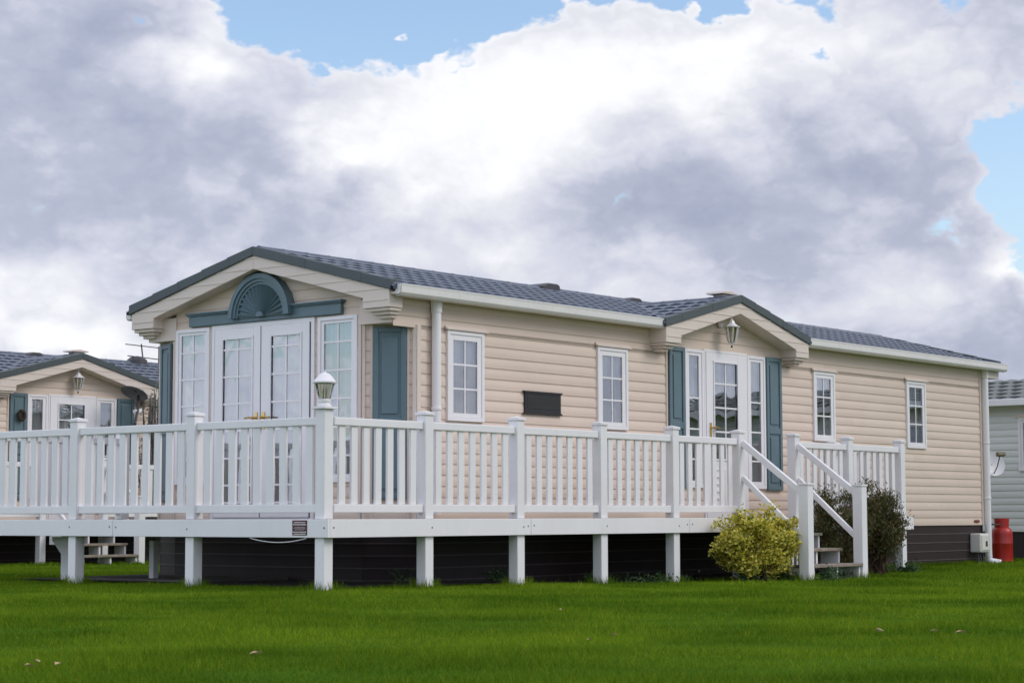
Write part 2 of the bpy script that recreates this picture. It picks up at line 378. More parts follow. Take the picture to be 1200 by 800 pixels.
PITCH = .1155
PROFILE = [(0, .0078), (.05, .0100), (.38, .0104), (.56, .0086), (.72, .0054), (.86, .0024), (1, .0012)]
def prof(t):
    for (a, u), (b, v) in zip(PROFILE, PROFILE[1:]):
        if t <= b: return u+(v-u)*(t-a)/(b-a)
    return PROFILE[-1][1]
def siding(mb, w, s0, s1, z0, z1, openings=(), limit=None, zbase=.51):
    """Shiplap cladding with real openings; limit(z) -> (s0, s1) clips it under a gable."""
    zs = {z0, z1}
    for o in openings: zs |= {max(z0, o[2]), min(z1, o[3])}
    k0 = math.floor((z0-zbase)/PITCH+1e-6)
    k = k0
    while zbase+k*PITCH < z1:
        for t, _ in PROFILE[:-1]:
            zz = zbase+(k+t)*PITCH
            if z0 < zz < z1: zs.add(zz)
        k += 1
    zs = sorted(zs); zz = [zs[0]]
    for z in zs[1:]:
        if z-zz[-1] > 1e-4: zz.append(z)
    for a, b in zip(zz, zz[1:]):
        mid = (a+b)/2
        cuts = [(max(s0, o[0]), min(s1, o[1])) for o in openings if o[2] < mid < o[3]]
        lo, hi = (s0, s1) if limit is None else limit(mid)
        lo, hi = max(lo, s0), min(hi, s1)
        if hi-lo < .005: continue
        spans = []; cur = lo
        for c in sorted(cuts):
            if c[0] > cur: spans.append((cur, min(c[0], hi)))
            cur = max(cur, c[1])
        if cur < hi: spans.append((cur, hi))
        ta, tb = (a-zbase)/PITCH, (b-zbase)/PITCH
        fa = ta-math.floor(ta+1e-5); fb = tb-math.floor(tb-1e-5)
        na, nb = prof(max(0, fa)), prof(min(1, fb))
        for p, q in spans:
            if q-p < .003: continue
            mb.add([w.p(p, na, a), w.p(q, na, a), w.p(q, nb, b), w.p(p, nb, b)], [(0, 1, 2, 3)])
            if fa < 1e-3 and a > z0+1e-3:   # underside of the lip
                mb.add([w.p(p, PROFILE[-1][1], a), w.p(q, PROFILE[-1][1], a), w.p(q, na, a), w.p(p, na, a)], [(0, 1, 2, 3)])
    return mb

def pane(w, s0, s1, z0, z1, n, parent):
    q = [w.p(s0, n, z0), w.p(s1, n, z0), w.p(s1, n, z1), w.p(s0, n, z1)]
    if (q[1]-q[0]).cross(q[2]-q[0]).dot(w.n) < 0: q.reverse()
    return build(MB().add(q, [(0, 1, 2, 3)]), 'pane', 'glass', parent, recalc=False)
def frame_ring(w, mb, s0, s1, z0, z1, t, n0, n1, tb=None):
    tb = t if tb is None else tb
    w.box(mb, s0, s0+t, n0, n1, z0, z1); w.box(mb, s1-t, s1, n0, n1, z0, z1)
    w.box(mb, s0+t, s1-t, n0, n1, z1-t, z1); w.box(mb, s0+t, s1-t, n0, n1, z0, z0+tb)
def curtain_mesh(w, s0, s1, z0, z1, n, amp=.018, wl=.075):
    mb = MB(); K = max(8, int((s1-s0)/.008)); vs = []
    ph = random.random()*6
    for i in range(K+1):
        s = s0+(s1-s0)*i/K
        off = amp*(math.sin(s/wl*6.283+ph)+.5*math.sin(s/wl*2.7+ph*2))
        vs += [w.p(s, n+off*.75, z1), w.p(s+off*.3, n+off, (z0+z1)/2), w.p(s+off*.4, n+off*1.2, z0)]
    fs = []
    for i in range(K):
        for j in range(2): fs.append((i*3+j, i*3+j+1, i*3+j+4, i*3+j+3))
    return mb.add(vs, fs)
def window(w, root, s0, s1, z0, z1, cols, zbars, gs, name='window', cap=True, curtains=()):
    """Outer frame (the part) with sash, pane, curtains and drip cap under it. gs: glass (s0,s1,z0,z1)."""
    mb = MB(); frame_ring(w, mb, s0, s1, z0, z1, .042, -.05, .036)
    win = build(mb, name, 'white_frame', root, bevel=.004)
    g0, g1, h0, h1 = gs; mb = MB()
    i0, i1, j0, j1 = s0+.044, s1-.044, z0+.044, z1-.044
    w.box(mb, i0, g0, -.005, .026, j0, j1); w.box(mb, g1, i1, -.005, .026, j0, j1)
    w.box(mb, g0, g1, -.005, .026, h1, j1); w.box(mb, g0, g1, -.005, .026, j0, h0)
    for k in range(1, cols):
        s = g0+(g1-g0)*k/cols; w.box(mb, s-.010, s+.010, .006, .020, h0, h1)
    for z in zbars: w.box(mb, g0, g1, .007, .021, z-.010, z+.010)
    build(mb, 'sash', 'white_frame', win, bevel=.002)
    pane(w, g0, g1, h0, h1, .014, win)
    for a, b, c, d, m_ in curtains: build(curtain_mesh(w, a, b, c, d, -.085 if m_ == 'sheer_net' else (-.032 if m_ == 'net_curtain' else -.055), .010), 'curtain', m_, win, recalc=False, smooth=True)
    if cap:
        mb = MB(); w.box(mb, s0-.03, s1+.05, .018, .055, z1+.002, z1+.022); w.box(mb, s0-.03, s1+.05, .02, .028, z1+.022, z1+.05)
        build(mb, 'drip_cap', 'cream_trim', win, bevel=.003)
    return win
def shutter(w, root, s0, s1, z0, z1, zmid):
    mb = MB(); f = .055
    w.box(mb, s0, s1, .020, .034, z0, z1)
    frame_ring(w, mb, s0, s1, z0, z1, f, .034, .050)
    w.box(mb, s0+f, s1-f, .034, .050, zmid-.04, zmid+.04)
    for a, b in ((z0+f+.045, zmid-.085), (zmid+.085, z1-f-.045)): w.box(mb, s0+f+.03, s1-f-.03, .034, .046, a, b)
    return build(mb, 'shutter', 'teal_board', root, bevel=.006)

def tile_slope(P0, du, dv, nu_len, nv_len, courses, skip=None, mat='roof_tile', name='roof_tiles', parent=None, wave=.2):
    """Pressed roof tiles. P0 eave corner, du along eave, dv up the slope (unit), normal = du x dv made upward."""
    P0, du, dv = Vector(P0), Vector(du).normalized(), Vector(dv).normalized()
    nn = du.cross(dv)
    if nn.z < 0: nn = -nn
    per = 8; NU = int(round(nu_len/wave*per)); mb = MB(); clen = nv_len/courses
    rows = []
    for c in range(courses):
        for t, h in ((0, .0), (0.001, .040), (.12, .045), (.5, .034), (1, .016)):
            rows.append((c, c*clen+t*clen, h))
    vs = []
    for c, v, h in rows:
        for i in range(NU+1):
            u = nu_len*i/NU
            ph = (u/wave+(.5 if c % 2 else 0)) % 1.0
            prof_ = .026*max(0, math.sin(math.pi*ph))**.7 - (.016 if ph < .1 or ph > .9 else 0)
            j = (0 if h == 0 else prof_)
            vs.append(P0+du*u+dv*v+nn*(h+j))
    fs = []
    for r in range(len(rows)-1):
        for i in range(NU):
            a = r*(NU+1)+i
            q = (a, a+1, a+NU+2, a+NU+1)
            if skip is not None:
                c = (vs[a]+vs[a+NU+2])/2
                if skip(c): continue
            fs.append(q)
    mb.add(vs, fs)
    # plain deck just under the tiles
    K = int(nu_len/.25); M_ = int(nv_len/.1); vs = []
    for j in range(M_+1):
        for i in range(K+1): vs.append(P0+du*(nu_len*i/K)+dv*(nv_len*j/M_)-nn*.004)
    fs = []
    for j in range(M_):
        for i in range(K):
            a = j*(K+1)+i
            if skip is not None and skip((vs[a]+vs[a+K+2])/2): continue
            fs.append((a, a+1, a+K+2, a+K+1))
    mb.add(vs, fs)
    return build(mb, name, mat, parent, recalc=False)

def gable_head(w, root, sc, half, ztrim_end, ztrim_top, zb_in_end, zb_in_top, s_in, zbox, n0, n1, brackets=True):
    """Barge boards, boxed returns, dark verge trim and stepped corbels round a gable centred on sc."""
    mb = MB()
    for q in (-1, 1):
        w.prism(mb, [(sc+q*half, zbox), (sc+q*half, ztrim_end), (sc, ztrim_top), (sc, zb_in_top), (sc+q*s_in, zb_in_end), (sc+q*s_in, zbox)], n0, n1)
        # plank grooves standing 2 mm proud as overlapping boards on the face
    barge = build(mb, 'barge_board', 'cream_trim', root, bevel=.004)
    mb = MB(); z = zbox+PITCH*.6
    slope_o = (ztrim_top-ztrim_end)/half; slope_i = (zb_in_top-zb_in_end)/s_in
    while z < ztrim_top-.02:
        # span of the barge at height z on each side
        o_ = half if z < ztrim_end else (ztrim_top-z)/slope_o
        i_ = s_in if z < zb_in_end else max(0, (zb_in_top-z)/slope_i)
        for q in (-1, 1):
            a, b = sc+q*i_, sc+q*(o_-.03)
            if abs(o_-.03) > i_+.02:
                a_, b_ = min(a, b), max(a, b)
                w.prism(mb, [(a_, z+.012), (b_, z+.012), (b_, z-.0005), (a_, z-.0005)], n1, n1+.006)
        z += PITCH
    build(mb, 'plank_lip', 'cream_trim', barge)
    # verge trim: overlapping metal lengths, each a touch proud of the one below
    mb = MB(); K = 5
    for q in (-1, 1):
        for k in range(K):
            a, b = k/K, (k+1)/K+.02*(k < K-1)
            A = w.p(sc+q*(half+.03)*(1-a), (n1-.05)/1+.0, 0); B = w.p(sc+q*(half+.03)*(1-b) if b < 1 else sc, (n1-.05), 0)
            za = ztrim_end+(ztrim_top-ztrim_end)*a-.005; zb = ztrim_end+(ztrim_top-ztrim_end)*min(1, b)-.005
            h = .098; e0, e1 = .010*(1), .0
            s0_, s1_ = sc+q*(half+.03)*(1-a), (sc+q*(half+.03)*(1-b) if b < 1 else sc)
            poly = [(s0_, za), (s1_, zb), (s1_, zb+h+e1), (s0_, za+h+e0)]
            w.prism(mb, poly, n1-.10, n1+.022+.003*(k % 2))
    build(mb, 'verge_trim', 'slate_trim', root, bevel=.006)
    if brackets:
        for q in (-1, 1):
            mb = MB()
            for k in range(3):
                a, b = sc+q*(s_in+.02+.05*k), sc+q*(half-.015-.028*k)
                zt = zbox-.0005-k*.034
                w.box(mb, min(a, b), max(a, b), n0+.0, n1-.025-.042*k, zt-.0335, zt)
            build(mb, 'corbel', 'cream_trim', root, bevel=.006)
    return barge

# ------------------------------------------------------------------ the setting: lawn, soil, slab
def make_ground():
    xs = np.unique(np.concatenate([[-400, -150, -60, -30], np.linspace(-16, 40, 113), [60, 120, 250, 500]]))
    ys = np.unique(np.concatenate([[-400, -150, -60, -30], np.linspace(-16, 40, 113), [60, 120, 250, 500]]))
    Xg, Yg = np.meshgrid(xs, ys, indexing='ij'); Zg = ground_z(Xg, Yg)
    Zg = Zg+.008*np.sin(Xg*1.3+Yg*.7)*np.sin(Yg*1.1-Xg*.4)*((abs(Xg) < 45) & (abs(Yg) < 45))
    mb = MB(); n = len(ys); mb.v = [tuple(p) for p in np.stack([Xg, Yg, Zg], -1).reshape(-1, 3)]
    mb.f = [(i*n+j, (i+1)*n+j, (i+1)*n+j+1, i*n+j+1) for i in range(len(xs)-1) for j in range(n-1)]
    tag(build(mb, 'lawn', 'turf', smooth=True), kind='structure')
    # bare earth under the decks (nothing grows in their shade)
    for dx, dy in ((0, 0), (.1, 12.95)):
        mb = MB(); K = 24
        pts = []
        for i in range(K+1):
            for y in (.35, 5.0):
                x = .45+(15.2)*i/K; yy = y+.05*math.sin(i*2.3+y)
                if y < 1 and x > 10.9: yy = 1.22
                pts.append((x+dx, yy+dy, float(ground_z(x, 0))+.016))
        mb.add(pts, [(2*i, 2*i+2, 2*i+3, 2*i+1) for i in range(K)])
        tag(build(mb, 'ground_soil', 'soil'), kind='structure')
    mb = MB(); mb.box(.75, 2.1, 2.6, 4.6, -.03, .035)
    tag(build(mb, 'path_slab', 'concrete', bevel=.01), kind='structure')
make_ground()

def make_grass():
    rng = np.random.default_rng(3)
    cam = np.array([-12.676, -12.295]); yaw = .677562
    parts = []
    for d0, d1, dens, wid, hgt in ((6.8, 11, 5200, .0042, .034), (11, 15, 3600, .0055, .034), (15, 21, 2500, .0075, .034), (21, 30, 1100, .012, .036), (30, 44, 380, .02, .04)):
        half = .285; A = half*(d1**2-d0**2); n = int(A*dens)
        r = np.sqrt(rng.uniform(d0**2, d1**2, n)); t = rng.uniform(-half, half, n)
        x = cam[0]+r*np.cos(yaw+t); y = cam[1]+r*np.sin(yaw+t)
        under = (x > .35) & (x < 15.6) & (y > np.where(x > 10.9, 1.2, .3)) & (y < 5.0) | (x > .5) & (x < 15.7) & (y > 13.3) & (y < 18)
        thin = rng.random(n) < np.where(under, .012, 1.0)
        x, y = x[thin], y[thin]; n = len(x)
        z = ground_z(x, y)+.008*np.sin(x*1.3+y*.7)*np.sin(y*1.1-x*.4)-.004
        a = rng.uniform(0, 2*np.pi, n); la = rng.uniform(0, 2*np.pi, n)
        tuft = .88+.4*np.sin(x*2.1+.7*np.sin(y*1.7))*np.sin(y*2.6+.9*np.sin(x*1.3))+.18*np.sin(x*6.1+y*4.7)
        h = hgt*rng.uniform(.45, 1.35, n)*np.where(rng.random(n) < .02, 1.7, 1)*np.clip(tuft, .5, 1.4); lean = h*rng.uniform(.1, 1.0, n); w = wid*rng.uniform(.6, 1.2, n)
        b0 = np.stack([x-np.cos(a)*w/2, y-np.sin(a)*w/2, z], 1); b1 = np.stack([x+np.cos(a)*w/2, y+np.sin(a)*w/2, z], 1)
        tp = np.stack([x+np.cos(la)*lean, y+np.sin(la)*lean, z+h], 1)
        parts.append(np.stack([b0, b1, tp], 1).reshape(-1, 3))
    feet = [(.0875, .1325), (.09, 1.842), (.09, 3.572), (1.402, .09), (2.783, .09), (4.187, .09), (5.535, .09), (6.9, -.8), (8.14, -.8), (10.83, .09)]
    edge = [(x, 1.22) for x in np.arange(11.0, 15.5, .12)]
    for k, (fx, fy) in enumerate(feet+edge):
        n = 260 if k < len(feet) else 70
        rr = .085+np.abs(rng.normal(size=n))*.05 if k < len(feet) else rng.uniform(0, .09, n)
        t = rng.uniform(0, 2*np.pi, n); x = fx+rr*np.cos(t)*1.0; y = fy+(rr*np.sin(t) if k < len(feet) else -rr)
        z = ground_z(x, y)-.004; a = rng.uniform(0, 2*np.pi, n); la = rng.uniform(0, 2*np.pi, n)
        h = rng.uniform(.04, .12, n) if k < len(feet) else rng.uniform(.03, .09, n); lean = h*rng.uniform(.1, .6, n); w = .007
        parts.append(np.stack([np.stack([x-np.cos(a)*w/2, y-np.sin(a)*w/2, z], 1), np.stack([x+np.cos(a)*w/2, y+np.sin(a)*w/2, z], 1), np.stack([x+np.cos(la)*lean, y+np.sin(la)*lean, z+h], 1)], 1).reshape(-1, 3))
    V = np.concatenate(parts).astype(np.float32); nt = len(V)//3
    me = bpy.data.meshes.new('grass'); me.vertices.add(len(V)); me.vertices.foreach_set('co', V.ravel())
    me.loops.add(len(V)); me.loops.foreach_set('vertex_index', np.arange(len(V), dtype=np.int32))
    me.polygons.add(nt); me.polygons.foreach_set('loop_start', np.arange(nt, dtype=np.int32)*3)
    at = me.attributes.new('pick', 'FLOAT', 'FACE'); at.data.foreach_set('value', rng.random(nt).astype(np.float32))
    me.update(calc_edges=True); me.materials.append(MAT['grass'])
    o = bpy.data.objects.new('grass', me); COL.objects.link(o)
    tag(o, 'short mown green lawn grass in front of the caravans', 'grass', kind='stuff')
make_grass()

# ------------------------------------------------------------------ the main caravan
X0, X1, Y0, Y1 = 2.187, 15.6, 1.2, 4.926
YC = (Y0+Y1)/2
ZS, ZE = .51, 2.95              # skirt top, eaves
CUT_Y, CUT_X = .44, .335        # canted front corners
ZH = 2.625                      # underside of the header over the canted corners
def make_caravan():
    root = empty('static_caravan', (X0, Y0, -.02))
    tag(root, 'cream clad static caravan with sunburst gable, in the centre behind the white decking', 'caravan')
    W_front = Wall((X0, 0), (0, 1), (-1, 0)); W_side = Wall((0, Y0), (1, 0), (0, -1))
    W_left = Wall((0, Y1), (1, 0), (0, 1)); W_back = Wall((X1, 0), (0, 1), (1, 0))
    aR = (X0, Y0+CUT_Y); bR = (X0+CUT_X, Y0); aL = (X0, Y1-CUT_Y); bL = (X0+.17, Y1)
    W_cR = Wall(aR, (bR[0]-aR[0], bR[1]-aR[1]), (-CUT_Y, -CUT_X)); W_cL = Wall(aL, (bL[0]-aL[0], bL[1]-aL[1]), (-CUT_Y, .17))
    clen = math.hypot(CUT_X, CUT_Y); clenL = math.hypot(.17, CUT_Y)
    sw = [(2.985, 3.585, 1.655, 2.605), (5.632, 6.227, 1.655, 2.605), (10.508, 11.075, 1.655, 2.592), (13.147, 13.74, 1.625, 2.597)]
    sd = [(7.425, 7.838, 1.0, 2.70), (7.845, 8.835, .60, 2.70), (8.842, 9.276, 1.0, 2.70)]
    fo = [(1.687, 2.251, 1.012, 2.738), (2.351, 3.832, .625, 2.728), (3.915, 4.459, 1.012, 2.738)]
    # cladding, one shell
    mb = MB()
    siding(mb, W_side, bR[0], X1, ZS, ZH, sw+sd); siding(mb, W_side, X0-.03, X1, ZH, 2.975, sw+sd)
    siding(mb, W_side, 6.95, 9.77, 2.975, 3.25, (), limit=lambda z: (8.36-(3.36-z)/.2545, 8.36+(3.36-z)/.2545))
    roof = lambda z: (YC-(3.50-z)/.266, YC+(3.50-z)/.266)
    siding(mb, W_front, aR[1], aL[1], ZS, ZE, fo); siding(mb, W_front, Y0, Y1, ZE, 3.5, (), limit=roof)
    siding(mb, W_cR, 0, clen, ZS, ZH); siding(mb, W_cL, 0, clenL, ZS, ZH)
    siding(mb, W_left, bL[0], X1, ZS, 2.975); siding(mb, W_back, Y0, Y1, ZS, 3.5, (), limit=lambda z: (Y0, Y1) if z < ZE else roof(z))
    build(mb, 'wall_cladding', 'cream_siding', root)
    # corner posts and J trims
    for w, a, b, n1, za, zb in ((W_cR, 0, .03, .028, ZS, ZH), (W_cR, clen-.035, clen+.004, .028, ZS, ZH), (W_cL, 0, .03, .028, ZS, ZH), (W_cL, clenL-.035, clenL+.004, .028, ZS, ZH),
                                (W_cR, .085, .11, .024, ZS, ZH), (W_cR, .46, .485, .024, ZS, ZH),
                                (W_side, bR[0]-.01, bR[0]+.05, .026, ZS, ZH), (W_left, bL[0]-.01, bL[0]+.05, .026, ZS, ZH), (W_front, aR[1], aR[1]+.02, .027, ZS, ZH), (W_front, aL[1]-.02, aL[1], .027, ZS, ZH),
                                (W_side, X1-.05, X1+.012, .026, ZS, ZE), (W_back, Y0, Y0+.05, .026, ZS, ZE), (W_back, Y1-.05, Y1, .026, ZS, ZE), (W_left, X1-.05, X1, .0255, ZS, ZE),
                                (W_side, 7.035, 7.062, .024, .99, 2.71), (W_side, 9.668, 9.695, .024, .99, 2.71)):
        mb = MB(); w.box(mb, a, b, 0, n1, za, zb); build(mb, 'corner_trim', 'cream_trim', root, bevel=.003)
    for q in (2.255, 2.325, 3.836, 3.889, 1.664, 4.463):
        mb = MB(); W_front.box(mb, q, q+.022, .0, .022, .62, 2.74); build(mb, 'jamb_trim', 'cream_trim', root, bevel=.002)
    # header blocks closing the canted corners above
    for (wl, a, b, q) in ((W_front, aR, bR, 1), (W_front, aL, bL, -1)):
        yo = Y0 if q == 1 else Y1
        mb = MB(); mb.prism([(X0-.03, yo+q*.004, ZH), (X0-.03, a[1]+q*.02, ZH), (X0+.01, a[1]+q*.02, ZH), (X0+.01, a[1]+q*.004, ZH), (b[0]+.01, yo+q*.02, ZH), (b[0]+.01, yo+q*.004, ZH)], (0, 0, .255))
        build(mb, 'header', 'cream_trim', root, bevel=.003)
    # inner room: ceiling, floor, back lining keep it dark like a real interior
    mb = MB(); mb.box(X0+.36, X1-.03, Y0+.03, Y1-.03, .57, .60)
    build(mb, 'floor', 'room_floor', root)
    mb = MB(); mb.box(X0+.02, X1-.03, Y0+.02, Y1-.02, 2.90, 2.93)
    mb.box(9.9, 9.94, Y0+.1, Y1-.1, .6, 2.9); mb.box(6.6, 6.64, Y0+.1, Y1-1.2, .6, 2.9)
    build(mb, 'room_lining', 'room_wall', root)
    # skirt
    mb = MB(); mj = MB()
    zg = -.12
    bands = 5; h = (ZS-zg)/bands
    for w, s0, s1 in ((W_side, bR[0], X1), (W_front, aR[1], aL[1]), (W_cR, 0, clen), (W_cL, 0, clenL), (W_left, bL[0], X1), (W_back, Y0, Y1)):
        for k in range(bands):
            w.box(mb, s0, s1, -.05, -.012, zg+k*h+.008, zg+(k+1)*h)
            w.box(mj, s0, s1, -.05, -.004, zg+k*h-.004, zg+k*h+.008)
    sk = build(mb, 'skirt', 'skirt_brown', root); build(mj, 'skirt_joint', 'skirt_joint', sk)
    # ---- roof
    slope = (3.533-2.985)/(YC-1.03)
    sv = Vector((0, 1, slope)).normalized(); svn = Vector((0, -1, slope)).normalized(); L_ = math.hypot(YC-1.03, 3.533-2.985)
    skip = lambda c: 6.9 < c.x < 9.85 and c.y < 1.32
    rf = tile_slope((1.98, 1.03, 2.938), (1, 0, 0), sv, 14.10, L_, 7, skip, name='roof', parent=root)
    tile_slope((1.98, 2*YC-1.03, 2.938), (1, 0, 0), svn, 14.10, L_, 7, None, name='rear_slope', parent=rf)
    cs = Vector((1, 0, .2545)).normalized(); cn = Vector((-1, 0, .2545)).normalized(); hl = 1.70; cl = hl*math.hypot(1, .2545)
    zc0 = 3.375-.2545*hl-.03
    ska = lambda c: c.y > 1.03+(c.z+.06-2.938)/slope*1.0+.25
    tile_slope((8.36-hl, .93, zc0), (0, 1, 0), cs, 2.0, cl, 6, ska, name='porch_roof_slope', parent=rf)
    tile_slope((8.36+hl, .93, zc0), (0, 1, 0), cn, 2.0, cl, 6, ska, name='porch_roof_slope', parent=rf)
    mb = MB()
    x = 2.06
    while x < 15.8:
        mb.lathe([(.055, 0), (.060, .01), (.055, .06), (.055, .36)], (x, YC, 3.505), 10, ax=(1, 0, .004)); x += .355
    build(mb, 'ridge_cap', 'roof_tile', rf, smooth=True)
    mb = MB(); y = 1.03
    while y < 2.5:
        mb.lathe([(.055, 0), (.06, .01), (.055, .06), (.055, .36)], (8.36, y, 3.36), 10, ax=(0, 1, .004)); y += .355
    build(mb, 'ridge_cap', 'roof_tile', rf, smooth=True)
    for x, w_, h_ in ((7.12, .36, .085), (8.95, .34, .055)):
        mb = MB(); y = YC+.12
        mb.prism([(x-w_/2, y-.2, 3.50), (x+w_/2, y-.2, 3.50), (x+w_/2, y-.2, 3.50+h_), (x+w_/2-.05, y-.2, 3.52+h_), (x-w_/2+.12, y-.2, 3.52+h_), (x-w_/2, y-.2, 3.48+h_)], (0, .36, 0))
        build(mb, 'roof_vent', 'dark_metal', root, bevel=.015)
    mb = MB(); mb.box(8.42, 8.54, 1.25, 1.4, 3.33, 3.46); mb.prism([(8.34, 1.2, 3.455), (8.68, 1.2, 3.455), (8.70, 1.2, 3.475), (8.52, 1.2, 3.50), (8.36, 1.2, 3.485)], (0, .26, 0))
    build(mb, 'vent_cowl', 'cream_trim', root, bevel=.006)
    # soffits and gutters
    mb = MB(); mb.box(2.02, 6.9, 1.035, Y0+.02, 2.893, 2.915); mb.box(9.82, 16.05, 1.035, Y0+.02, 2.893, 2.915); mb.box(2.02, 16.05, Y1-.02, 2*YC-1.035, 2.893, 2.915)
    build(mb, 'soffit', 'cream_trim', root)
    def gutter(xa, xb, yo, q):
        mb = MB(); sec = [(.0, 2.872), (-.065, 2.878), (-.088, 2.905), (-.092, 2.965), (-.098, 2.990), (-.088, 2.992), (-.08, 2.968), (-.076, 2.91), (-.056, 2.892), (.0, 2.890)]
        mb.prism([(xa, yo+q*a, z) for a, z in sec], (xb-xa, 0, 0))
        for xe in (xa, xb-.008): mb.prism([(xe, yo+q*a, z) for a, z in [(.0, 2.873), (-.065, 2.879), (-.087, 2.906), (-.091, 2.966), (-.0965, 2.9905), (0, 2.990)]], (.008, 0, 0))
        x = xa+.9
        while x < xb-.3:
            mb.prism([(x, yo+q*a, z) for a, z in [(.0, 2.870), (-.067, 2.876), (-.0905, 2.904), (-.0945, 2.965), (-.0945, 2.975), (0, 2.975)]], (.03, 0, 0)); x += 1.9
        return build(mb, 'gutter', 'white_gutter', root, bevel=.003)
    gutter(2.03, 6.72, 1.05, 1); gutter(9.95, 16.1, 1.05, 1); gutter(2.03, 16.1, 2*YC-1.05, -1)
    for x, zb in ((2.765, .66), (15.64, -.05)):
        mb = MB(); yc = Y0-.066
        mb.tube([(x, yc, zb+.02), (x, yc, 2.86)], .05, 14)
        mb.lathe([(.052, 2.76), (.058, 2.765), (.058, 2.83), (.062, 2.85), (.064, 2.895)], (x, yc, 0), 14)
        for z in (.9, 1.75): mb.lathe([(.054, z), (.058, z+.004), (.058, z+.03), (.054, z+.034)], (x, yc, 0), 14)
        if zb < 0: mb.tube([(x, yc, zb+.10), (x, yc, zb+.03), (x+.03, yc-.05, zb), (x+.08, yc-.16, zb-.02)], .055, 12)
        build(mb, 'downpipe', 'white_pvc', root, smooth=True)
    # ---- front gable and porch gable
    gable_head(W_front, root, YC, 1.968, 2.94, 3.452, 2.873, 3.301, 1.6, 2.765, -.01, .19)
    gable_head(W_side, root, 8.36, 1.655, 2.90, 3.322, 2.81, 3.178, 1.335, 2.715, -.01, .25)
    W_far = Wall((X1, 0), (0, 1), (1, 0))
    gable_head(W_far, root, YC, 1.968, 2.94, 3.452, 2.873, 3.301, 1.6, 2.765, -.01, .46, brackets=False)
    # sunburst pediment: cornice band, arch rings and rays
    mb = MB()
    for a, b in ((1.90, YC-.44), (YC+.44, 2*YC-1.90)):
        W_front.box(mb, a, b, .0, .055, 2.756, 2.868); W_front.box(mb, a-(.018 if a < 2 else 0), b+(.018 if b > 4 else 0), .0, .072, 2.868, 2.885)
        W_front.box(mb, a-(.03 if a < 2 else 0), b+(.03 if b > 4 else 0), 0, .09, 2.885, 2.905)
    W_front.box(mb, YC-.44, YC+.44, .0, .055, 2.756, 2.80)
    ped = build(mb, 'pediment', 'teal_board', root, bevel=.004)
    def arch(r0, r1, n0, n1, mb):
        K = 36; zc = 2.80
        for k in range(K):
            t0, t1 = math.pi*k/K, math.pi*(k+1)/K
            W_front.prism(mb, [(YC+r*math.cos(t), zc+r*math.sin(t)) for r, t in ((r0, t0), (r1, t0), (r1, t1), (r0, t1))], n0, n1)
    mb = MB(); arch(.41, .462, 0, .125, mb); arch(.375, .41, 0, .108, mb); arch(.345, .375, 0, .092, mb); build(mb, 'arch_ring', 'teal_board', ped)
    mb = MB(); K = 40
    W_front.prism(mb, [(YC+.344*math.cos(math.pi*k/K), 2.80+.344*math.sin(math.pi*k/K)) for k in range(K+1)], 0, .072)
    R = 17
    for k in range(R):
        t = math.pi*(k+.5)/R; c, s = math.cos(t), math.sin(t); wd = .021
        p = lambda r, u, n: W_front.p(YC+r*c-u*s, n, 2.801+r*s+u*c)
        mb.add([p(.05, -.004, .072), p(.05, .004, .072), p(.34, wd, .072), p(.34, -wd, .072), p(.05, 0, .079), p(.34, 0, .108)], [(0, 4, 5, 3), (1, 2, 5, 4), (3, 5, 2), (0, 1, 4)])
    W_front.prism(mb, [(YC+.055*math.cos(math.pi*k/12), 2.80+.055*math.sin(math.pi*k/12)) for k in range(13)], 0, .105)
    build(mb, 'sunburst', 'teal_board', ped)
    # ---- front lights
    def front_bars(h0, h1): return [z for z in (1.29, 1.585, 1.88, 2.175, 2.47) if h0+.06 < z < h1-.06]
    for (a, b, c, d) in (fo[0], fo[2]):
        window(W_front, root, a, b, c, d, 2, front_bars(c+.09, d-.09), (a+.085, b-.085, c+.085, d-.075), cap=False,
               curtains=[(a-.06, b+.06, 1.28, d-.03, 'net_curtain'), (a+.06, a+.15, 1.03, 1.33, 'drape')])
    # french doors: frame, two leaves each with glass, bars and handle
    mb = MB(); frame_ring(W_front, mb, fo[1][0]-.045, fo[1][1]+.045, .60, 2.752, .05, -.05, .03)
    fr = build(mb, 'door_frame', 'white_frame', root, bevel=.004)
    mid = 3.095
    mb = MB(); W_front.box(mb, mid-.006, mid+.006, -.02, .034, .65, 2.70); W_front.box(mb, fo[1][0]+.0055, fo[1][0]+.0155, -.02, .033, .65, 2.70); W_front.box(mb, fo[1][1]-.0155, fo[1][1]-.0055, -.02, .033, .65, 2.70)
    build(mb, 'door_seal', 'door_seal', fr)
    for a, b, q in ((fo[1][0]+.016, mid-.007, 1), (mid+.007, fo[1][1]-.016, -1)):
        g0, g1, h0, h1 = a+.105, b-.135, .80, 2.60
        if q == -1: g0, g1 = a+.135-.03, b-.115
        mb = MB(); W_front.box(mb, a, g0, .0, .042, .652, 2.70); W_front.box(mb, g1, b, .0, .042, .652, 2.70)
        W_front.box(mb, g0, g1, .0, .042, .652, h0); W_front.box(mb, g0, g1, .0, .042, h1, 2.70)
        frame_ring(W_front, mb, g0, g1, h0, h1, .022, .042, .052)
        dr = build(mb, 'french_door', 'white_frame', root, bevel=.004)
        mb = MB(); s = (g0+g1)/2; W_front.box(mb, s-.010, s+.010, .024, .038, h0, h1)
        for z in (1.0, 1.29, 1.585, 1.88, 2.175, 2.47): W_front.box(mb, g0, g1, .025, .039, z-.010, z+.010)
        build(mb, 'glazing_bar', 'white_frame', dr)
        pane(W_front, g0, g1, h0, h1, .032, dr)
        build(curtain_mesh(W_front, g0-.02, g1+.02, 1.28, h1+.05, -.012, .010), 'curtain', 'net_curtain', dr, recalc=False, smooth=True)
        hs = b-.05 if q == 1 else a+.05
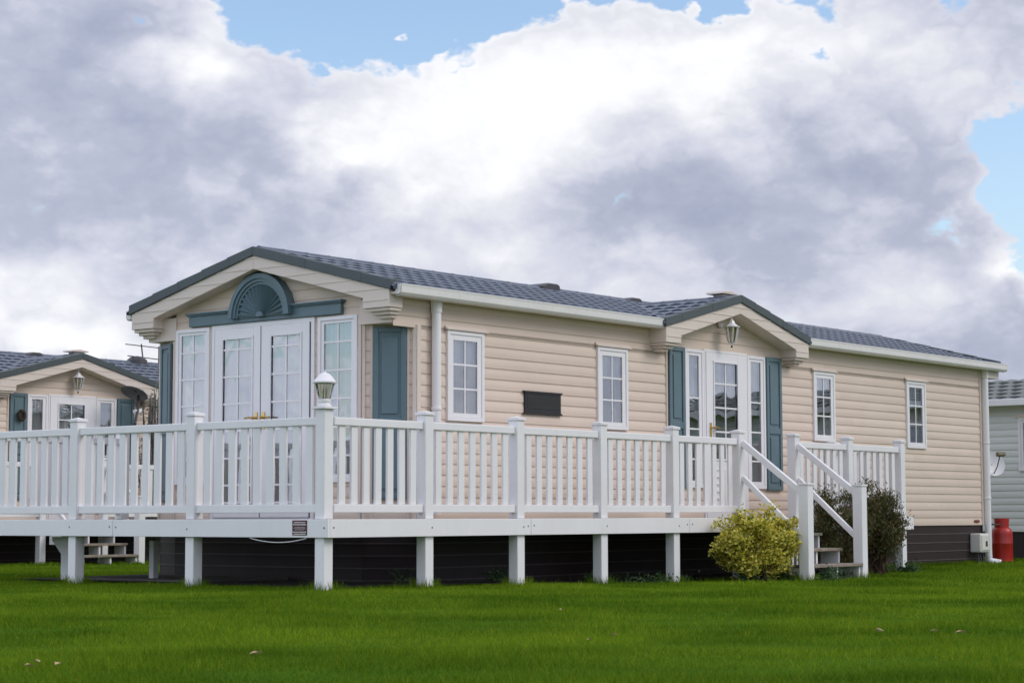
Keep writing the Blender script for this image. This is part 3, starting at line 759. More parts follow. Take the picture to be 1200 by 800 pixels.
        hz = 1.715; mb = MB(); W_front.box(mb, hs-.018, hs+.018, .042, .052, hz-.12, hz+.06)
        mb.tube([W_front.p(hs, .05, hz), W_front.p(hs, .10, hz)], .013, 8); mb.tube([W_front.p(hs, .095, hz), W_front.p(hs-q*.05, .10, hz+.005), W_front.p(hs-q*.135, .092, hz)], [.014, .011, .010], 8)
        build(mb, 'handle', 'brass', dr, smooth=True)
    shutter(W_cR, root, .115, .455, .84, 2.60, 1.62); shutter(W_cL, root, .075, .395, .84, 2.60, 1.62)
    # ---- side windows
    for i, (a, b, c, d) in enumerate(sw):
        g = (a+.098, b-.112, c+.045+.04, d-.10) if i < 2 else (a+.09, b-.105, c+.085, d-.09)
        hh = (g[3]-g[2])/3
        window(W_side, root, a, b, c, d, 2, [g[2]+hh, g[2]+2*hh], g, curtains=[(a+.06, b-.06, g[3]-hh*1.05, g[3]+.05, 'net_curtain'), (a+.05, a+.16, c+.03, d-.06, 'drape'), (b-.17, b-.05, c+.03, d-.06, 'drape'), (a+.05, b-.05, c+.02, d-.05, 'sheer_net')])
    # ---- side door with two side lights
    mb = MB(); frame_ring(W_side, mb, 7.845, 8.835, .60, 2.715, .03, -.05, .034); ent = build(mb, 'door_frame', 'white_frame', root, bevel=.004)
    for a, b in ((7.425, 7.838), (8.842, 9.276)):
        window(W_side, root, a, b, 1.0, 2.70, 1, [1.35, 1.72, 2.10], (a+.095, b-.105, 1.09, 2.62), name='side_light', cap=False,
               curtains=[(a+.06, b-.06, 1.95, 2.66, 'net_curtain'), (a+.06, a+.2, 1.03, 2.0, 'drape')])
    a, b = 7.879, 8.801; g0, g1, h0, h1 = 8.03, 8.60, 1.34, 2.58
    mb = MB(); W_side.box(mb, a, g0, .0, .042, .635, 2.682); W_side.box(mb, g1, b, .0, .042, .635, 2.682); W_side.box(mb, g0, g1, .0, .042, .635, h0); W_side.box(mb, g0, g1, .0, .042, h1, 2.682)
    frame_ring(W_side, mb, g0, g1, h0, h1, .022, .042, .054)
    for s0_, s1_ in ((g0, (g0+g1)/2-.03), ((g0+g1)/2+.03, g1)):
        frame_ring(W_side, mb, s0_, s1_, .76, 1.24, .02, .042, .052); 
        for z in (.86, .95, 1.04, 1.13): W_side.box(mb, s0_+.04, s1_-.04, .042, .056, z, z+.03)
    dr = build(mb, 'entrance_door', 'white_frame', root, bevel=.004)
    mb = MB(); s = (g0+g1)/2; W_side.box(mb, s-.010, s+.010, .024, .038, h0, h1)
    for z in (1.70, 2.00, 2.30): W_side.box(mb, g0, g1, .025, .039, z-.010, z+.010)
    build(mb, 'glazing_bar', 'white_frame', dr)
    pane(W_side, g0, g1, h0, h1, .032, dr)
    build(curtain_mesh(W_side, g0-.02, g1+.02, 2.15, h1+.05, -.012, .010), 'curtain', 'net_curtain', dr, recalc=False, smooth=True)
    hs = 7.96; hz = 1.745; mb = MB(); W_side.box(mb, hs-.018, hs+.018, .042, .052, hz-.14, hz+.06)
    mb.tube([W_side.p(hs, .05, hz), W_side.p(hs, .10, hz)], .013, 8); mb.tube([W_side.p(hs, .095, hz), W_side.p(hs+.05, .10, hz+.005), W_side.p(hs+.15, .092, hz-.01)], [.014, .011, .010], 8)
    build(mb, 'handle', 'brass', dr, smooth=True)
    shutter(W_side, root, 7.07, 7.405, .985, 2.705, 1.75); shutter(W_side, root, 9.29, 9.66, .985, 2.705, 1.75)
    # cast black name plate, cornice and plinth, fixed to the cladding (blank face)
    return root, W_side
caravan, W_side = make_caravan()

# ------------------------------------------------------------------ decking
PX = [1.402, 2.783, 4.187, 5.535, 6.893]; PXR = [8.139, 9.45, 10.83]; PY = [1.842, 3.572, 5.30]
def jitter(o, r, k=.0035):
    o.rotation_euler = (r.uniform(-k, k), r.uniform(-k, k), r.uniform(-k, k)*3); return o
def make_deck():
    rj = random.Random(12)
    root = empty('raised_deck', (.09, .13, 0))
    tag(root, 'white railed decking on posts around the central sunburst gabled caravan', 'decking')
    YEND = 5.36; XE = 11.03
    # floor
    mb = MB()
    x = .035
    while x < 2.03:
        mb.box(x, x+.137, .035, YEND-.03, .608, .634); x += .143
    y = .035
    while y < 1.05:
        mb.box(2.06, XE-.03, y, y+.137, .608, .634); y += .143
    build(mb, 'deck_floor', 'grey_wood', root)
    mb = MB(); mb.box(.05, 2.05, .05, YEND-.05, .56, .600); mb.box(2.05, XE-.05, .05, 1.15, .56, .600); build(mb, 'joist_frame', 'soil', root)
    # fascia boards
    def fascia(x0, x1, y0, y1):
        mb = MB(); mb.box(x0, x1, y0, y1, .474, .637); fb = build(mb, 'fascia_board', 'white_pvc', root, bevel=.004)
        mb = MB()
        if x1-x0 < .1 and y1-y0 > 1.5 and x0 < 1:
            for y in [y0+.045, y1-.045]+[p for p in PY if y0 < p < y1]: mb.lathe([(.009, 0), (.009, .002), (.006, .004)], (x0-.0002, y, .556+.012*math.sin(y*9)), 10, ax=(-1, 0, 0))
        elif y1-y0 < .1 and y0 < 1:
            for x in [x0+.045, x1-.045]+[p for p in PX+PXR if x0 < p < x1]: mb.lathe([(.009, 0), (.009, .002), (.006, .004)], (x, y0-.0002, .556+.012*math.sin(x*9)), 10, ax=(0, -1, 0))
        if mb.v: build(mb, 'screw_cap', 'grey_metal', fb)
    fascia(0, .03, 0, 2.91); fascia(0, .03, 2.916, YEND); fascia(.031, 2.90, 0, .03); fascia(2.906, 5.74, 0, .03); fascia(5.746, XE, 0, .03)
    fascia(XE-.03, XE, .031, 1.15); fascia(.031, 2.15, YEND-.03, YEND)
    # posts: one model for the short support posts, one for railing posts
    S = .115
    def post_bottom(x, y, zg): 
        mb = MB(); mb.box(x-S/2, x+S/2, y-S/2, y+S/2, zg-.08, .473); return build(mb, 'support_post', 'white_pvc', root, bevel=.006)
    front = [(.09, y) for y in PY]; side = [(x, .09) for x in PX+PXR]; corner = (.0875, .1325)
    for x, y in [corner]+front+[(x, .09) for x in PX]+[(8.139, .09), (10.83, .09)]: post_bottom(x, y, float(ground_z(x, y)))
    for x, y, w in ((.66, 4.40, .115), (1.006, 3.46, .07)):
        mb = MB(); mb.box(x-w/2, x+w/2, y-w/2, y+w/2, -.06, .47 if w > .08 else .42); build(mb, 'support_post', 'white_pvc', root, bevel=.004)
    mb = MB(); mb.prism([(.66, 4.46, .455), (.66, 4.68, .455), (.66, 4.68, .42), (.66, 4.52, .27), (.66, 4.46, .27)], (.04, 0, 0)); build(mb, 'brace', 'white_pvc', root)
    def rail_post(x, y, ztop=1.656, cap=True):
        mb = MB(); mb.box(x-S/2, x+S/2, y-S/2, y+S/2, .6375, ztop-.045); o = jitter(build(mb, 'rail_post', 'white_pvc', root, bevel=.006), rj)
        if cap:
            mb = MB(); c = S/2+.012; z = ztop-.0445
            mb.box(x-c, x+c, y-c, y+c, z, z+.028); mb.add([(x-c+.008, y-c+.008, z+.0285), (x+c-.008, y-c+.008, z+.0285), (x+c-.008, y+c-.008, z+.0285), (x-c+.008, y+c-.008, z+.0285), (x, y, z+.046)], [(0, 1, 4), (1, 2, 4), (2, 3, 4), (3, 0, 4), (3, 2, 1, 0)])
            build(mb, 'post_cap', 'white_pvc', o, bevel=.003)
        return o
    rail_post(*corner, ztop=1.663, cap=False)
    for p in front+side: rail_post(*p)
    rail_post(2.12, 5.30); rail_post(10.83, 1.08)
    def panel(a, b, n):
        """railing panel between posts a and b: top rail, bottom rail and n flat balusters."""
        a, b = Vector((a[0], a[1], 0)), Vector((b[0], b[1], 0)); d = (b-a).normalized(); a = a+d*S/2; b = b-d*S/2
        up = Vector((0, 0, 1)); mb = MB(); mb.beam(a+up*1.513, b+up*1.513, .062, .074)
        o = build(mb, 'top_rail', 'white_pvc', root, bevel=.008)
        mb = MB(); mb.beam(a+up*.734, b+up*.734, .062, .076); build(mb, 'bottom_rail', 'white_pvc', o, bevel=.006)
        ln = (b-a).length; bw = .083 if n == 7 else .088; gap = (ln-n*bw)/(n+1); first = None
        for k in range(n):
            c = a+d*(gap*(k+1)+bw*(k+.5))
            if first is None:
                mb = MB(); mb.beam(c+up*.7735-d*0, c+up*1.4745, .026, bw, up=d); first = build(mb, 'baluster', 'white_pvc', o, bevel=.004)
            else: jitter(dup_part(first, Vector((c.x, c.y, WPOS[first.name].z)), o), rj, .004)
    Y = .09
    pts = [(.0875, Y)]+[(x, Y) for x in PX]
    for a, b in zip(pts, pts[1:]): panel(a, b, 7)
    for a, b in zip(PXR, PXR[1:]): panel((a, Y), (b, Y), 7)
    fy = [corner[1]]+PY
    for a, b in zip(fy, fy[1:]): panel((.09, a), (.09, b), 9)
    panel((.09, 5.30), (2.12, 5.30), 11); panel((10.83, .09), (10.83, 1.08), 5)
    return root
deck = make_deck()

def make_steps():
    root = empty('deck_steps', (7.5, -.4, -.075))
    tag(root, 'white step flight with wooden treads beside the yellow bush', 'steps')
    S = .125; NY = -.80
    for x in (6.90, 8.14):
        mb = MB(); mb.box(x-S/2, x+S/2, NY-S/2, NY+S/2, -.12, 1.0); o = build(mb, 'newel_post', 'white_pvc', root, bevel=.006)
        mb = MB(); c = S/2+.01; mb.box(x-c, x+c, NY-c, NY+c, 1.0005, 1.024); build(mb, 'post_cap', 'white_pvc', o, bevel=.004)
        for za, zb in ((1.50, .93), (1.10, .42)):
            mb = MB(); mb.beam((x, .09-.0575, za), (x, NY+S/2, zb), .05, .075 if za > 1.2 else .062); build(mb, 'handrail', 'white_pvc', root, bevel=.008)
    for k, (y0, y1, z) in enumerate(((-.87, -.58, .105), (-.60, -.31, .28), (-.33, -.005, .455))):
        mb = MB(); mb.box(6.965, 8.075, y0, y0+.14, z-.034, z); mb.box(6.965, 8.075, y0+.147, y1, z-.034, z); build(mb, 'tread', 'grey_wood', root, bevel=.005)
        for x in (6.98, 7.515, 8.03):
            mb = MB(); mb.box(x, x+.035, y0+.035, y1-.012, -.12 if k == 0 else z-.19, z-.0345); build(mb, 'step_support', 'white_pvc', root, bevel=.003)
    return root
steps = make_steps()

# ------------------------------------------------------------------ lamps
def make_post_lantern():
    x, y = .0875, .1325; z = 1.619
    root = empty('post_lantern', (x, y, z)); tag(root, 'white lantern with smoked tapered glass on the corner railing post', 'lantern')
    mb = MB(); c = .085; mb.box(x-c, x+c, y-c, y+c, z, z+.022); mb.lathe([(.062, .022), (.062, .04), (.05, .045), (.05, .06), (.058, .066), (.058, .085), (.05, .09)], (x, y, z), 20); build(mb, 'base', 'white_pvc', root, bevel=.003)
    mb = MB(); mb.lathe([(.05, .09), (.058, .11), (.086, .232)], (x, y, z), 8); build(mb, 'glass_shade', 'lamp_glass', root)
    mb = MB()
    for k in range(8):
        t = 2*math.pi*k/8; mb.tube([(x+.052*math.cos(t), y+.052*math.sin(t), z+.09), (x+.089*math.cos(t), y+.089*math.sin(t), z+.235)], .0035, 6)
    build(mb, 'cage', 'white_pvc', root)
    mb = MB(); mb.lathe([(.004, .09), (.018, .10), (.022, .15), (.012, .19), (.003, .20)], (x, y, z), 12); build(mb, 'bulb', 'meter_plastic', root, smooth=True)
    mb = MB(); mb.lathe([(.108, .232), (.11, .245), (.10, .252), (.062, .298), (.04, .318), (.015, .326), (.012, .335)], (x, y, z), 24); build(mb, 'lid', 'white_pvc', root, smooth=True)
make_post_lantern()
def make_wall_lantern():
    x, y, z = 8.25, 1.02, 2.76
    root = empty('wall_lantern', (x, Y0, z)); tag(root, 'white carriage lantern under the porch gable over the central caravan side door', 'lantern')
    mb = MB(); mb.lathe([(.05, 0), (.055, .01), (.04, .03)], (x-.02, Y0-.02, z+.30), 16, ax=(0, -1, 0))
    pts = [(x-.02, Y0-.04, z+.30), (x-.02, Y0-.10, z+.34), (x-.01, y-.0+.04, z+.39), (x, y, z+.385), (x, y, z+.36)]
    mb.tube(pts, .009, 8); build(mb, 'bracket', 'white_pvc', root, smooth=True)
    mb = MB(); mb.lathe([(.014, .395), (.01, .37), (.012, .35), (.035, .325), (.05, .29), (.085, .262), (.105, .255), (.105, .245)], (x, y, z), 8); build(mb, 'lid', 'white_pvc', root)
    mb = MB(); mb.lathe([(.082, .245), (.076, .18), (.05, .07), (.03, .045)], (x, y, z), 8); build(mb, 'glass_shade', 'lamp_glass', root)
    mb = MB()
    for k in range(8):
        t = 2*math.pi*k/8; mb.tube([(x+r*math.cos(t), y+r*math.sin(t), z+h) for r, h in ((.086, .246), (.079, .18), (.053, .07), (.03, .045))], .006, 6)
    mb.lathe([(.034, .05), (.03, .035), (.012, .028)], (x, y, z), 12); build(mb, 'cage', 'white_pvc', root)
    mb = MB(); mb.lathe([(.012, .028), (.014, .015), (.011, .0)], (x, y, z-.012), 10); build(mb, 'finial', 'dark_metal', root)
    return root
wall_lantern = make_wall_lantern()

# ------------------------------------------------------------------ signs and fittings on the caravan and deck
def make_fittings():
    mb = MB()
    W_side.box(mb, 4.285, 4.93, .012, .030, 1.80, 2.005)
    for z0, z1, sgn in ((2.005, 2.03, 1), (1.775, 1.80, -1)): W_side.prism(mb, [(4.285 if sgn*1 < 0 else 4.285, z0 if sgn > 0 else z1), (4.255, z1 if sgn > 0 else z0), (4.96, z1 if sgn > 0 else z0), (4.93, z0 if sgn > 0 else z1)], .011, .038)
    W_side.box(mb, 4.33, 4.885, .030, .033, 1.835, 1.97)
    tag(build(mb, 'name_plate', 'black_cast', bevel=.004), 'black moulded name plate on cream cladding between two windows', 'plate')
    # maroon notice on the fascia: rows of small pale lettering too fine to read
    mb = MB(); mb.box(-.006, -.0005, .255, .437, .495, .629); o = build(mb, 'notice_sign', 'sign_maroon', bevel=.001)
    tag(o, 'small maroon notice with pale lettering fixed to the deck fascia', 'sign')
    mb = MB(); rng = random.Random(5)
    for z, h, y0, y1, thin in ((.610, .009, .275, .415, 0), (.591, .010, .262, .43, 0), (.568, .004, .28, .41, 1), (.556, .004, .27, .42, 1), (.545, .004, .29, .40, 1), (.524, .009, .262, .43, 0), (.506, .009, .27, .422, 0)):
        y = y0
        while y < y1-.006:
            w = rng.uniform(.006, .016)*(.5 if thin else 1); mb.box(-.0075, -.0055, y, min(y+w, y1), z-h/2, z+h/2); y += w+rng.uniform(.002, .006)
    build(mb, 'lettering', 'sign_white', o)
    # slack cable below the fascia
    mb = MB(); pts = []
    for k in range(17):
        t = k/16; pts.append((.012, 1.0-.72*t, .468-.038*4*t*(1-t)*1.0)); 
    mb.tube(pts, .004, 6); tag(build(mb, 'cable', 'white_pvc', smooth=True), 'thin white cable sagging below the deck fascia', 'cable')
    # meter box on the skirt
    x0, x1, y0, y1, z0, z1 = 15.15, 15.45, Y0-.17, Y0+.008, .10, .385
    mb = MB(); mb.box(x0, x1, y0, y1, z0, z1); root = build(mb, 'meter_box', 'meter_plastic', bevel=.02); tag(root, 'pale plastic meter box on the dark skirt beside the white downpipe', 'box')
    mb = MB(); mb.box(x0+.03, x1-.03, y0-.012, y0-.0005, z0+.03, z1-.03); d = build(mb, 'cover', 'meter_plastic', root, bevel=.006)
    mb = MB(); mb.box(x0+.15, x0+.21, y0-.0145, y0-.0125, .19, .27); build(mb, 'sticker', 'sign_maroon', d)
    mb = MB()
    for dx, zz in ((.05, -.12), (.13, -.13), (.22, -.12)): mb.tube([(x0+dx, y0+.08, z0-.0005), (x0+dx+.01, y0+.07, -.0), (x0+dx-.02, y0+.06, zz)], .013, 8)
    build(mb, 'pipe', 'dark_metal', root, smooth=True)
    mb = MB(); mb.lathe([(.05, -.02), (.052, .0), (.03, .012)], (15.36, Y0-.022, .57), 12, ax=(0, -1, 0)); mb.v = [(x+(x-15.36)*.9, y, .57+(z-.57)*.45) for x, y, z in mb.v]
    tag(build(mb, 'marker_light', 'rusty_lens', smooth=True), 'small rusty red oval marker light low on the cream cladding', 'light')
    # satellite dish on the far corner
    root = empty('satellite_dish', (15.65, 1.45, 1.3)); tag(root, 'white oval satellite dish on the far corner behind the downpipe', 'dish')
    c = Vector((16.24, 1.32, 1.46)); ax = Vector((-.55, -.8, .25)).normalized()
    mb = MB(); mb.lathe([(.004, -.035), (.09, -.028), (.16, -.008), (.20, .014), (.205, .018), (.203, .024), (.16, .004), (.09, -.014), (.004, -.022)], c, 28, ax=ax); build(mb, 'reflector', 'dish_white', root, smooth=True)
    mb = MB(); mb.tube([c-ax*.03, c-ax*.08+Vector((-.05, 0, -.05)), (15.62, 1.5, 1.34)], .018, 8); build(mb, 'mount', 'grey_metal', root, smooth=True)
    mb = MB(); e = c+ax*.26+Vector((-.02, 0, .07)); mb.tube([c-Vector((0, 0, .19)), c+ax*.15-Vector((0, 0, .08)), e], .009, 8); build(mb, 'feed_arm', 'grey_metal', root, smooth=True)
    mb = MB(); mb.beam(e-ax*.02, e+ax*.06, .14, .06); build(mb, 'feed_horn', 'lnb_olive', root, bevel=.012)
make_fittings()

def make_gas_bottle():
    x, y, z = 16.30, 1.22, -.09
    root = empty('gas_bottle', (x, y, z)); tag(root, 'red gas bottle standing on the grass past the far downpipe', 'gas bottle')
    mb = MB(); mb.lathe([(.14, .0), (.162, .004), (.168, .02), (.168, .05), (.163, .055), (.163, .30), (.165, .305), (.165, .32), (.163, .325), (.163, .45), (.160, .49), (.148, .525), (.12, .552), (.07, .566), (.03, .57), (.03, .60)], (x, y, z), 36); build(mb, 'cylinder_body', 'red_paint', root, smooth=True)
    mb = MB(); K = 30
    for k in range(K):
        t0, t1 = 2*math.pi*k/K, 2*math.pi*(k+1)/K
        hi = .70; lo = .545
        if 8 <= k <= 11 or 23 <= k <= 26: lo, hi = .655, .70       # hand holes
        for r0, r1 in ((.108, .116),):
            vs = [(x+r*math.cos(t), y+r*math.sin(t), z+h) for h in (lo, hi) for t in (t0, t1) for r in (r0, r1)]
            mb.add(vs, [(0, 1, 3, 2), (4, 6, 7, 5), (0, 4, 5, 1), (2, 3, 7, 6), (0, 2, 6, 4), (1, 5, 7, 3)])
    build(mb, 'guard_collar', 'red_paint', root)
    mb = MB(); mb.lathe([(.022, .60), (.022, .64), (.03, .645), (.03, .665), (.01, .67)], (x, y, z), 12); mb.tube([(x, y, z+.62), (x-.07, y-.03, z+.63), (x-.16, y-.02, z+.60), (x-.28, y+.1, z+.62)], .011, 8); build(mb, 'valve', 'dark_metal', root, smooth=True)
make_gas_bottle()

# ------------------------------------------------------------------ plants
def leaf_mesh(name, pts, mat, parent, size, rng, aspect=.55, up=0.0, elong=1.0):
    n = len(pts); pts = np.asarray(pts)
    d = rng.normal(size=(n, 3)); d[:, 2] = np.abs(d[:, 2])*.6+up; d /= np.linalg.norm(d, axis=1)[:, None]
    s = rng.normal(size=(n, 3)); s -= d*(s*d).sum(1)[:, None]; s /= np.linalg.norm(s, axis=1)[:, None]
    nn = np.cross(d, s)
    L = size*rng.uniform(.6, 1.3, n)*elong; W_ = size*rng.uniform(.6, 1.2, n)*aspect
    v = np.stack([pts, pts+d*(L*.5)[:, None]+s*(W_*.5)[:, None]+nn*(W_*.22)[:, None], pts+d*L[:, None]-nn*(L*.12)[:, None], pts+d*(L*.5)[:, None]-s*(W_*.5)[:, None]+nn*(W_*.22)[:, None]], 1).reshape(-1, 3)
    c = pts.mean(0)
    me = bpy.data.meshes.new(name); fs = []
    for i in range(n): fs += [(4*i, 4*i+1, 4*i+2), (4*i, 4*i+2, 4*i+3)]
    me.from_pydata([tuple(p) for p in v-c], [], fs)
    at = me.attributes.new('pick', 'FLOAT', 'FACE'); at.data.foreach_set('value', np.repeat(rng.random(n), 2).astype(np.float32))
    me.materials.append(MAT[mat]); o = bpy.data.objects.new(name, me); COL.objects.link(o); place(o, Vector(c), parent); return o
def bush(name, base, rx, ry, h, n, size, mat, label, cat, seed, twigs=60, aspect=.55, up=0.0, elong=1.0, clumps=70, group=None, spread=.075, low=.12, stem_mat='stem_brown'):
    rng = np.random.default_rng(seed); B = np.array(base)
    root = empty(name, base); tag(root, label, cat, group)
    # clump centres fill the body of the bush, thickest near its outside
    cc = []
    while len(cc) < clumps:
        p = rng.uniform(-1, 1, 3); r = np.linalg.norm(p)
        if r > 1 or r < .35: continue
        if p[2] < -.9: continue
        cc.append(p)
    cc = np.array(cc); lump = 1+.13*np.sin(cc[:, 0]*5+seed)*np.cos(cc[:, 1]*4+cc[:, 2]*6)
    C = np.stack([cc[:, 0]*rx*lump, cc[:, 1]*ry*lump, h*low+(cc[:, 2]*.5+.5)*h*(1-low)*lump], 1)+B
    idx = rng.integers(0, clumps, n); pts = C[idx]+rng.normal(size=(n, 3))*spread*np.array([1, 1, .8])
    pts[:, 2] = np.maximum(pts[:, 2], B[2]+.02)
    leaf_mesh('foliage', pts, mat, root, size, rng, aspect, up, elong)
    mb = MB()
    for i in range(twigs):
        e = Vector(C[rng.integers(0, clumps)]); b = Vector(B)+Vector((rng.normal()*.25*rx, rng.normal()*.25*ry, -.03)); m_ = (b+e)/2+Vector((rng.normal()*.04, rng.normal()*.04, .05))
        mb.tube([b, m_, e], [.010, .0075, .005], 5)
    build(mb, 'stems', stem_mat, root, smooth=True)
    return root
bush('euonymus_bush', (6.55, -.40, -.075), .66, .40, .78, 12000, .046, 'euonymus_leaf', 'yellow and green variegated bush left of the white steps', 'bush', 11, clumps=230, spread=.042, low=.04, aspect=.72)
bush('conifer_shrub', (9.62, -.16, -.08), .42, .32, 1.04, 13000, .055, 'conifer_leaf', 'dark brownish shrub right of the front newel post of the steps', 'shrub', 21, twigs=90, aspect=.28, up=.55, clumps=150, spread=.06, low=.12)
bush('conifer_shrub', (8.78, -.15, -.08), .46, .30, 1.0, 9000, .055, 'conifer_leaf', 'dark shrub seen between the handrails behind the steps', 'shrub', 22, twigs=60, aspect=.28, up=.55, clumps=80, spread=.06, low=.1)
bush('climbing_shrub', (9.86, 13.7, -.1), .25, .25, 3.05, 900, .05, 'weed_leaf', 'bare grey twiggy climber beside the neighbouring caravan porch', 'shrub', 31, twigs=800, clumps=260, spread=.06, stem_mat='lichen_twig')
def weeds():
    rng = np.random.default_rng(8); pts = []
    for k in range(16):
        t = rng.uniform(0, 1); x = 4.2+6.6*t; y = rng.uniform(-.05, .35) if x < 6 or x > 8.4 else rng.uniform(-1.05, -.5)
        c = np.array([x, y, float(ground_z(x, y))+.03]); m_ = rng.integers(25, 80)
        q = c+rng.normal(size=(m_, 3))*np.array([.10, .07, .03]); q[:, 2] = np.maximum(q[:, 2], c[2]-.03); pts.append(q)
    for c, m_ in (((2.95, .5, .0), 120), ((1.6, .6, 0), 60), ((7.2, -.95, -.07), 160), ((10.35, -.3, -.07), 220), ((6.1, -.5, -.07), 120), ((4.6, .4, -.07), 90)):
        q = np.array(c)+np.abs(rng.normal(size=(m_, 3)))*np.array([.14, .09, .06]); pts.append(q)
    o = leaf_mesh('weeds', np.concatenate(pts), 'weed_leaf', None, .05, rng, .5, .3); tag(o, 'low weeds and ground cover along the foot of the deck', 'weeds', kind='stuff')
weeds()
def litter():
    rng = random.Random(4)
    for i, (x, y) in enumerate(((-7.187, -5.219), (-7.354, -5.388), (-7.222, -5.409), (-6.253, -5.612), (-4.114, -6.084), (-4.519, -6.233), (-2.035, -4.139), (-2.952, -7.029), (-2.827, -7.451), (-2.774, -7.269))):
        mb = MB(); a = rng.uniform(0, 6.28); s = rng.uniform(.022, .034); c, d = math.cos(a), math.sin(a); z = .034
        P = [(-1, 0, 0), (-.3, .5, .35), (.5, .42, .3), (1.1, 0, .1), (.5, -.42, .45), (-.3, -.5, .2), (0, 0, -.1)]
        mb.add([(x+s*(p*c-q*d), y+s*(p*d+q*c), z+s*r) for p, q, r in P], [(6, i_, (i_+1) % 6) for i_ in range(6)])
        tag(build(mb, 'fallen_leaf', 'leaf_litter', recalc=False), 'small dry tan leaf lying on the lawn', 'leaf', 'dry leaves scattered on the lawn')
litter()

# ------------------------------------------------------------------ neighbours
OFF = Vector((.11, 12.95, -.03))
n_car = dup_thing(caravan, OFF, 'cream static caravan standing behind, further back at the left edge')
n_deck = dup_thing(deck, OFF, 'white railed decking of the caravan further back at the left')
n_steps = dup_thing(steps, OFF+Vector((0, 0, .0)), 'white step flight with wooden treads, seen under the front decking')
n_lamp = dup_thing(wall_lantern, OFF+Vector((.12, .05, .0)), 'white carriage lantern under the porch gable of the caravan further back')
def neighbour_bits():
    mb = MB(); c = (7.37, 14.055, 2.31); mb.tube([(c[0]+.055*math.cos(t), c[1], c[2]+.07*math.sin(t)) for t in [2*math.pi*k/18 for k in range(19)]], .03, 8)
    tag(build(mb, 'wreath', 'wreath_dark', smooth=True), 'small dark round wreath hung on a teal shutter of the caravan behind', 'wreath')
    root = empty('dark_satellite_dish', (9.95, 14.0, 2.6)); tag(root, 'dark grey satellite dish with a long feed arm by the porch behind', 'dish')
    c = Vector((9.30, 13.55, 2.76)); ax = Vector((-.45, -.08, -.85)).normalized()
    mb = MB(); mb.lathe([(.004, -.05), (.12, -.04), (.18, -.012), (.235, .02), (.24, .026), (.235, .03), (.17, .0), (.1, -.022), (.004, -.03)], c, 26, ax=ax); build(mb, 'reflector', 'grey_metal', root, smooth=True)
    mb = MB(); mb.tube([c+Vector((.08, 0, -.06)), c+Vector((-.03, -.12, -.3)), c+Vector((-.2, -.25, -.56))], .025, 8); build(mb, 'feed_arm', 'dark_metal', root, smooth=True)
    mb = MB(); mb.beam(c+Vector((-.09, -.1, -.34)), c+Vector((.05, -.1, -.31)), .08, .06); build(mb, 'feed_clamp', 'white_pvc', root, bevel=.01)
    mb = MB(); mb.tube([c-ax*.03, (9.7, 13.8, 2.72), (9.95, 14.12, 2.6)], .03, 8); build(mb, 'mount', 'dark_metal', root, smooth=True)
    root = empty('roof_aerial', (11.7, 16.05, 3.5)); tag(root, 'thin black aerial with crossbars on the roof ridge at the left', 'aerial')
    mb = MB(); mb.tube([(11.62, 16.03, 3.40), (11.55, 16.03, 3.86)], .014, 8); mb.tube([(11.98, 16.03, 3.40), (11.98, 16.03, 3.84)], .014, 8); build(mb, 'mast', 'dark_metal', root)
    mb = MB()
    for z, a, b in ((3.83, 11.15, 12.35), (3.62, 11.2, 12.1), (3.50, 11.4, 12.4)): mb.tube([(a, 16.0, z), (b, 16.0, z-.03)], .009, 6)
    build(mb, 'crossbar', 'dark_metal', root)
    mb = MB(); mb.lathe([(.2, 0), (.19, .08), (.12, .14), (.02, .16)], (11.45, 16.03, 3.47), 14); build(mb, 'base', 'dark_metal', root, smooth=True)
neighbour_bits()

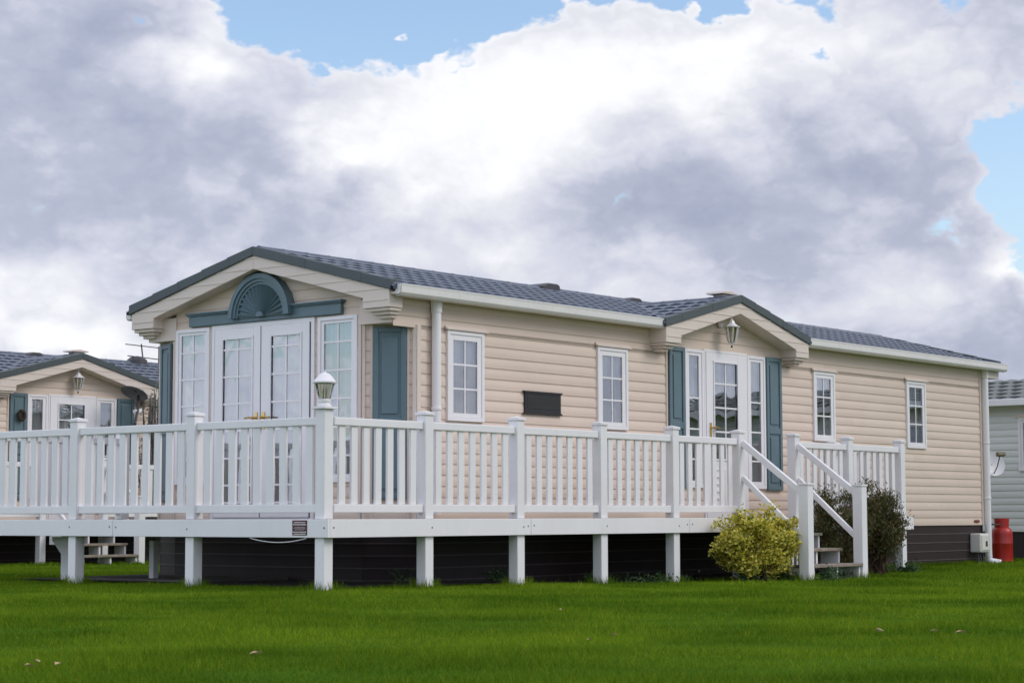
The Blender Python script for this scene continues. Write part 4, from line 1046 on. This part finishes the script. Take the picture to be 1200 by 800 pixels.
def make_green_unit():
    XW, YA, YB, z0, ze = 18.96, -7.0, 4.6, .38, 2.56
    root = empty('pale_green_caravan', (XW, 2.3, -.1)); tag(root, 'pale green clad caravan with grey tiled roof at the right edge', 'caravan')
    W = Wall((XW, 0), (0, 1), (-1, 0)); W2 = Wall((0, YA), (1, 0), (0, -1)); W3 = Wall((0, YB), (1, 0), (0, 1)); W4 = Wall((XW+3.4, 0), (0, 1), (1, 0))
    wo = [(1.25, 2.11, 1.40, 2.31), (-2.2, -1.3, 1.40, 2.31)]
    mb = MB(); siding(mb, W, YA, YB, z0, ze, wo, zbase=z0)
    for w in (W2, W3): siding(mb, w, XW, XW+3.4, z0, ze, (), zbase=z0); siding(mb, w, XW, XW+3.4, ze, 3.1, (), limit=lambda z: (XW+(z-ze)/.27, XW+3.4-(z-ze)/.27), zbase=z0)
    siding(mb, W4, YA, YB, z0, ze, (), zbase=z0)
    build(mb, 'wall_cladding', 'pale_green_siding', root)
    mb = MB(); mb.box(XW+.02, XW+3.38, YA+.02, YB-.02, -.15, z0-.001); build(mb, 'skirt', 'skirt_brown', root)
    mb = MB(); mb.box(XW+.05, XW+3.3, YA+.05, YB-.05, .42, .45); mb.box(XW+.05, XW+3.3, YA+.05, YB-.05, 2.5, 2.53); mb.box(XW+1.5, XW+1.55, YA+.05, YB-.05, .45, 2.5); build(mb, 'room_lining', 'room_wall', root)
    for a, b, c, d in wo:
        window(W, root, a, b, c, d, 1, [], (a+.09, b-.09, c+.09, d-.09), curtains=[(a+.05, b-.05, c+.04, d-.04, 'net_curtain')])
    sl = .27; dv = Vector((1, 0, sl)).normalized(); dn = Vector((-1, 0, sl)).normalized(); ln = 1.88*math.hypot(1, sl)
    rf = tile_slope((XW-.18, YA-.15, ze-.02), (0, 1, 0), dv, YB-YA+.3, ln, 6, None, 'grey_roof_tile', 'roof', root, wave=.26)
    tile_slope((XW+3.58, YA-.15, ze-.02), (0, 1, 0), dn, YB-YA+.3, ln, 6, None, 'grey_roof_tile', 'rear_slope', rf, wave=.26)
    mb = MB(); mb.box(XW-.28, XW-.17, YA-.15, YB+.15, ze-.055, ze+.06); mb.box(XW-.17, XW+.02, YA-.1, YB+.1, ze-.04, ze-.022); build(mb, 'gutter', 'white_pvc', root, bevel=.02)
make_green_unit()
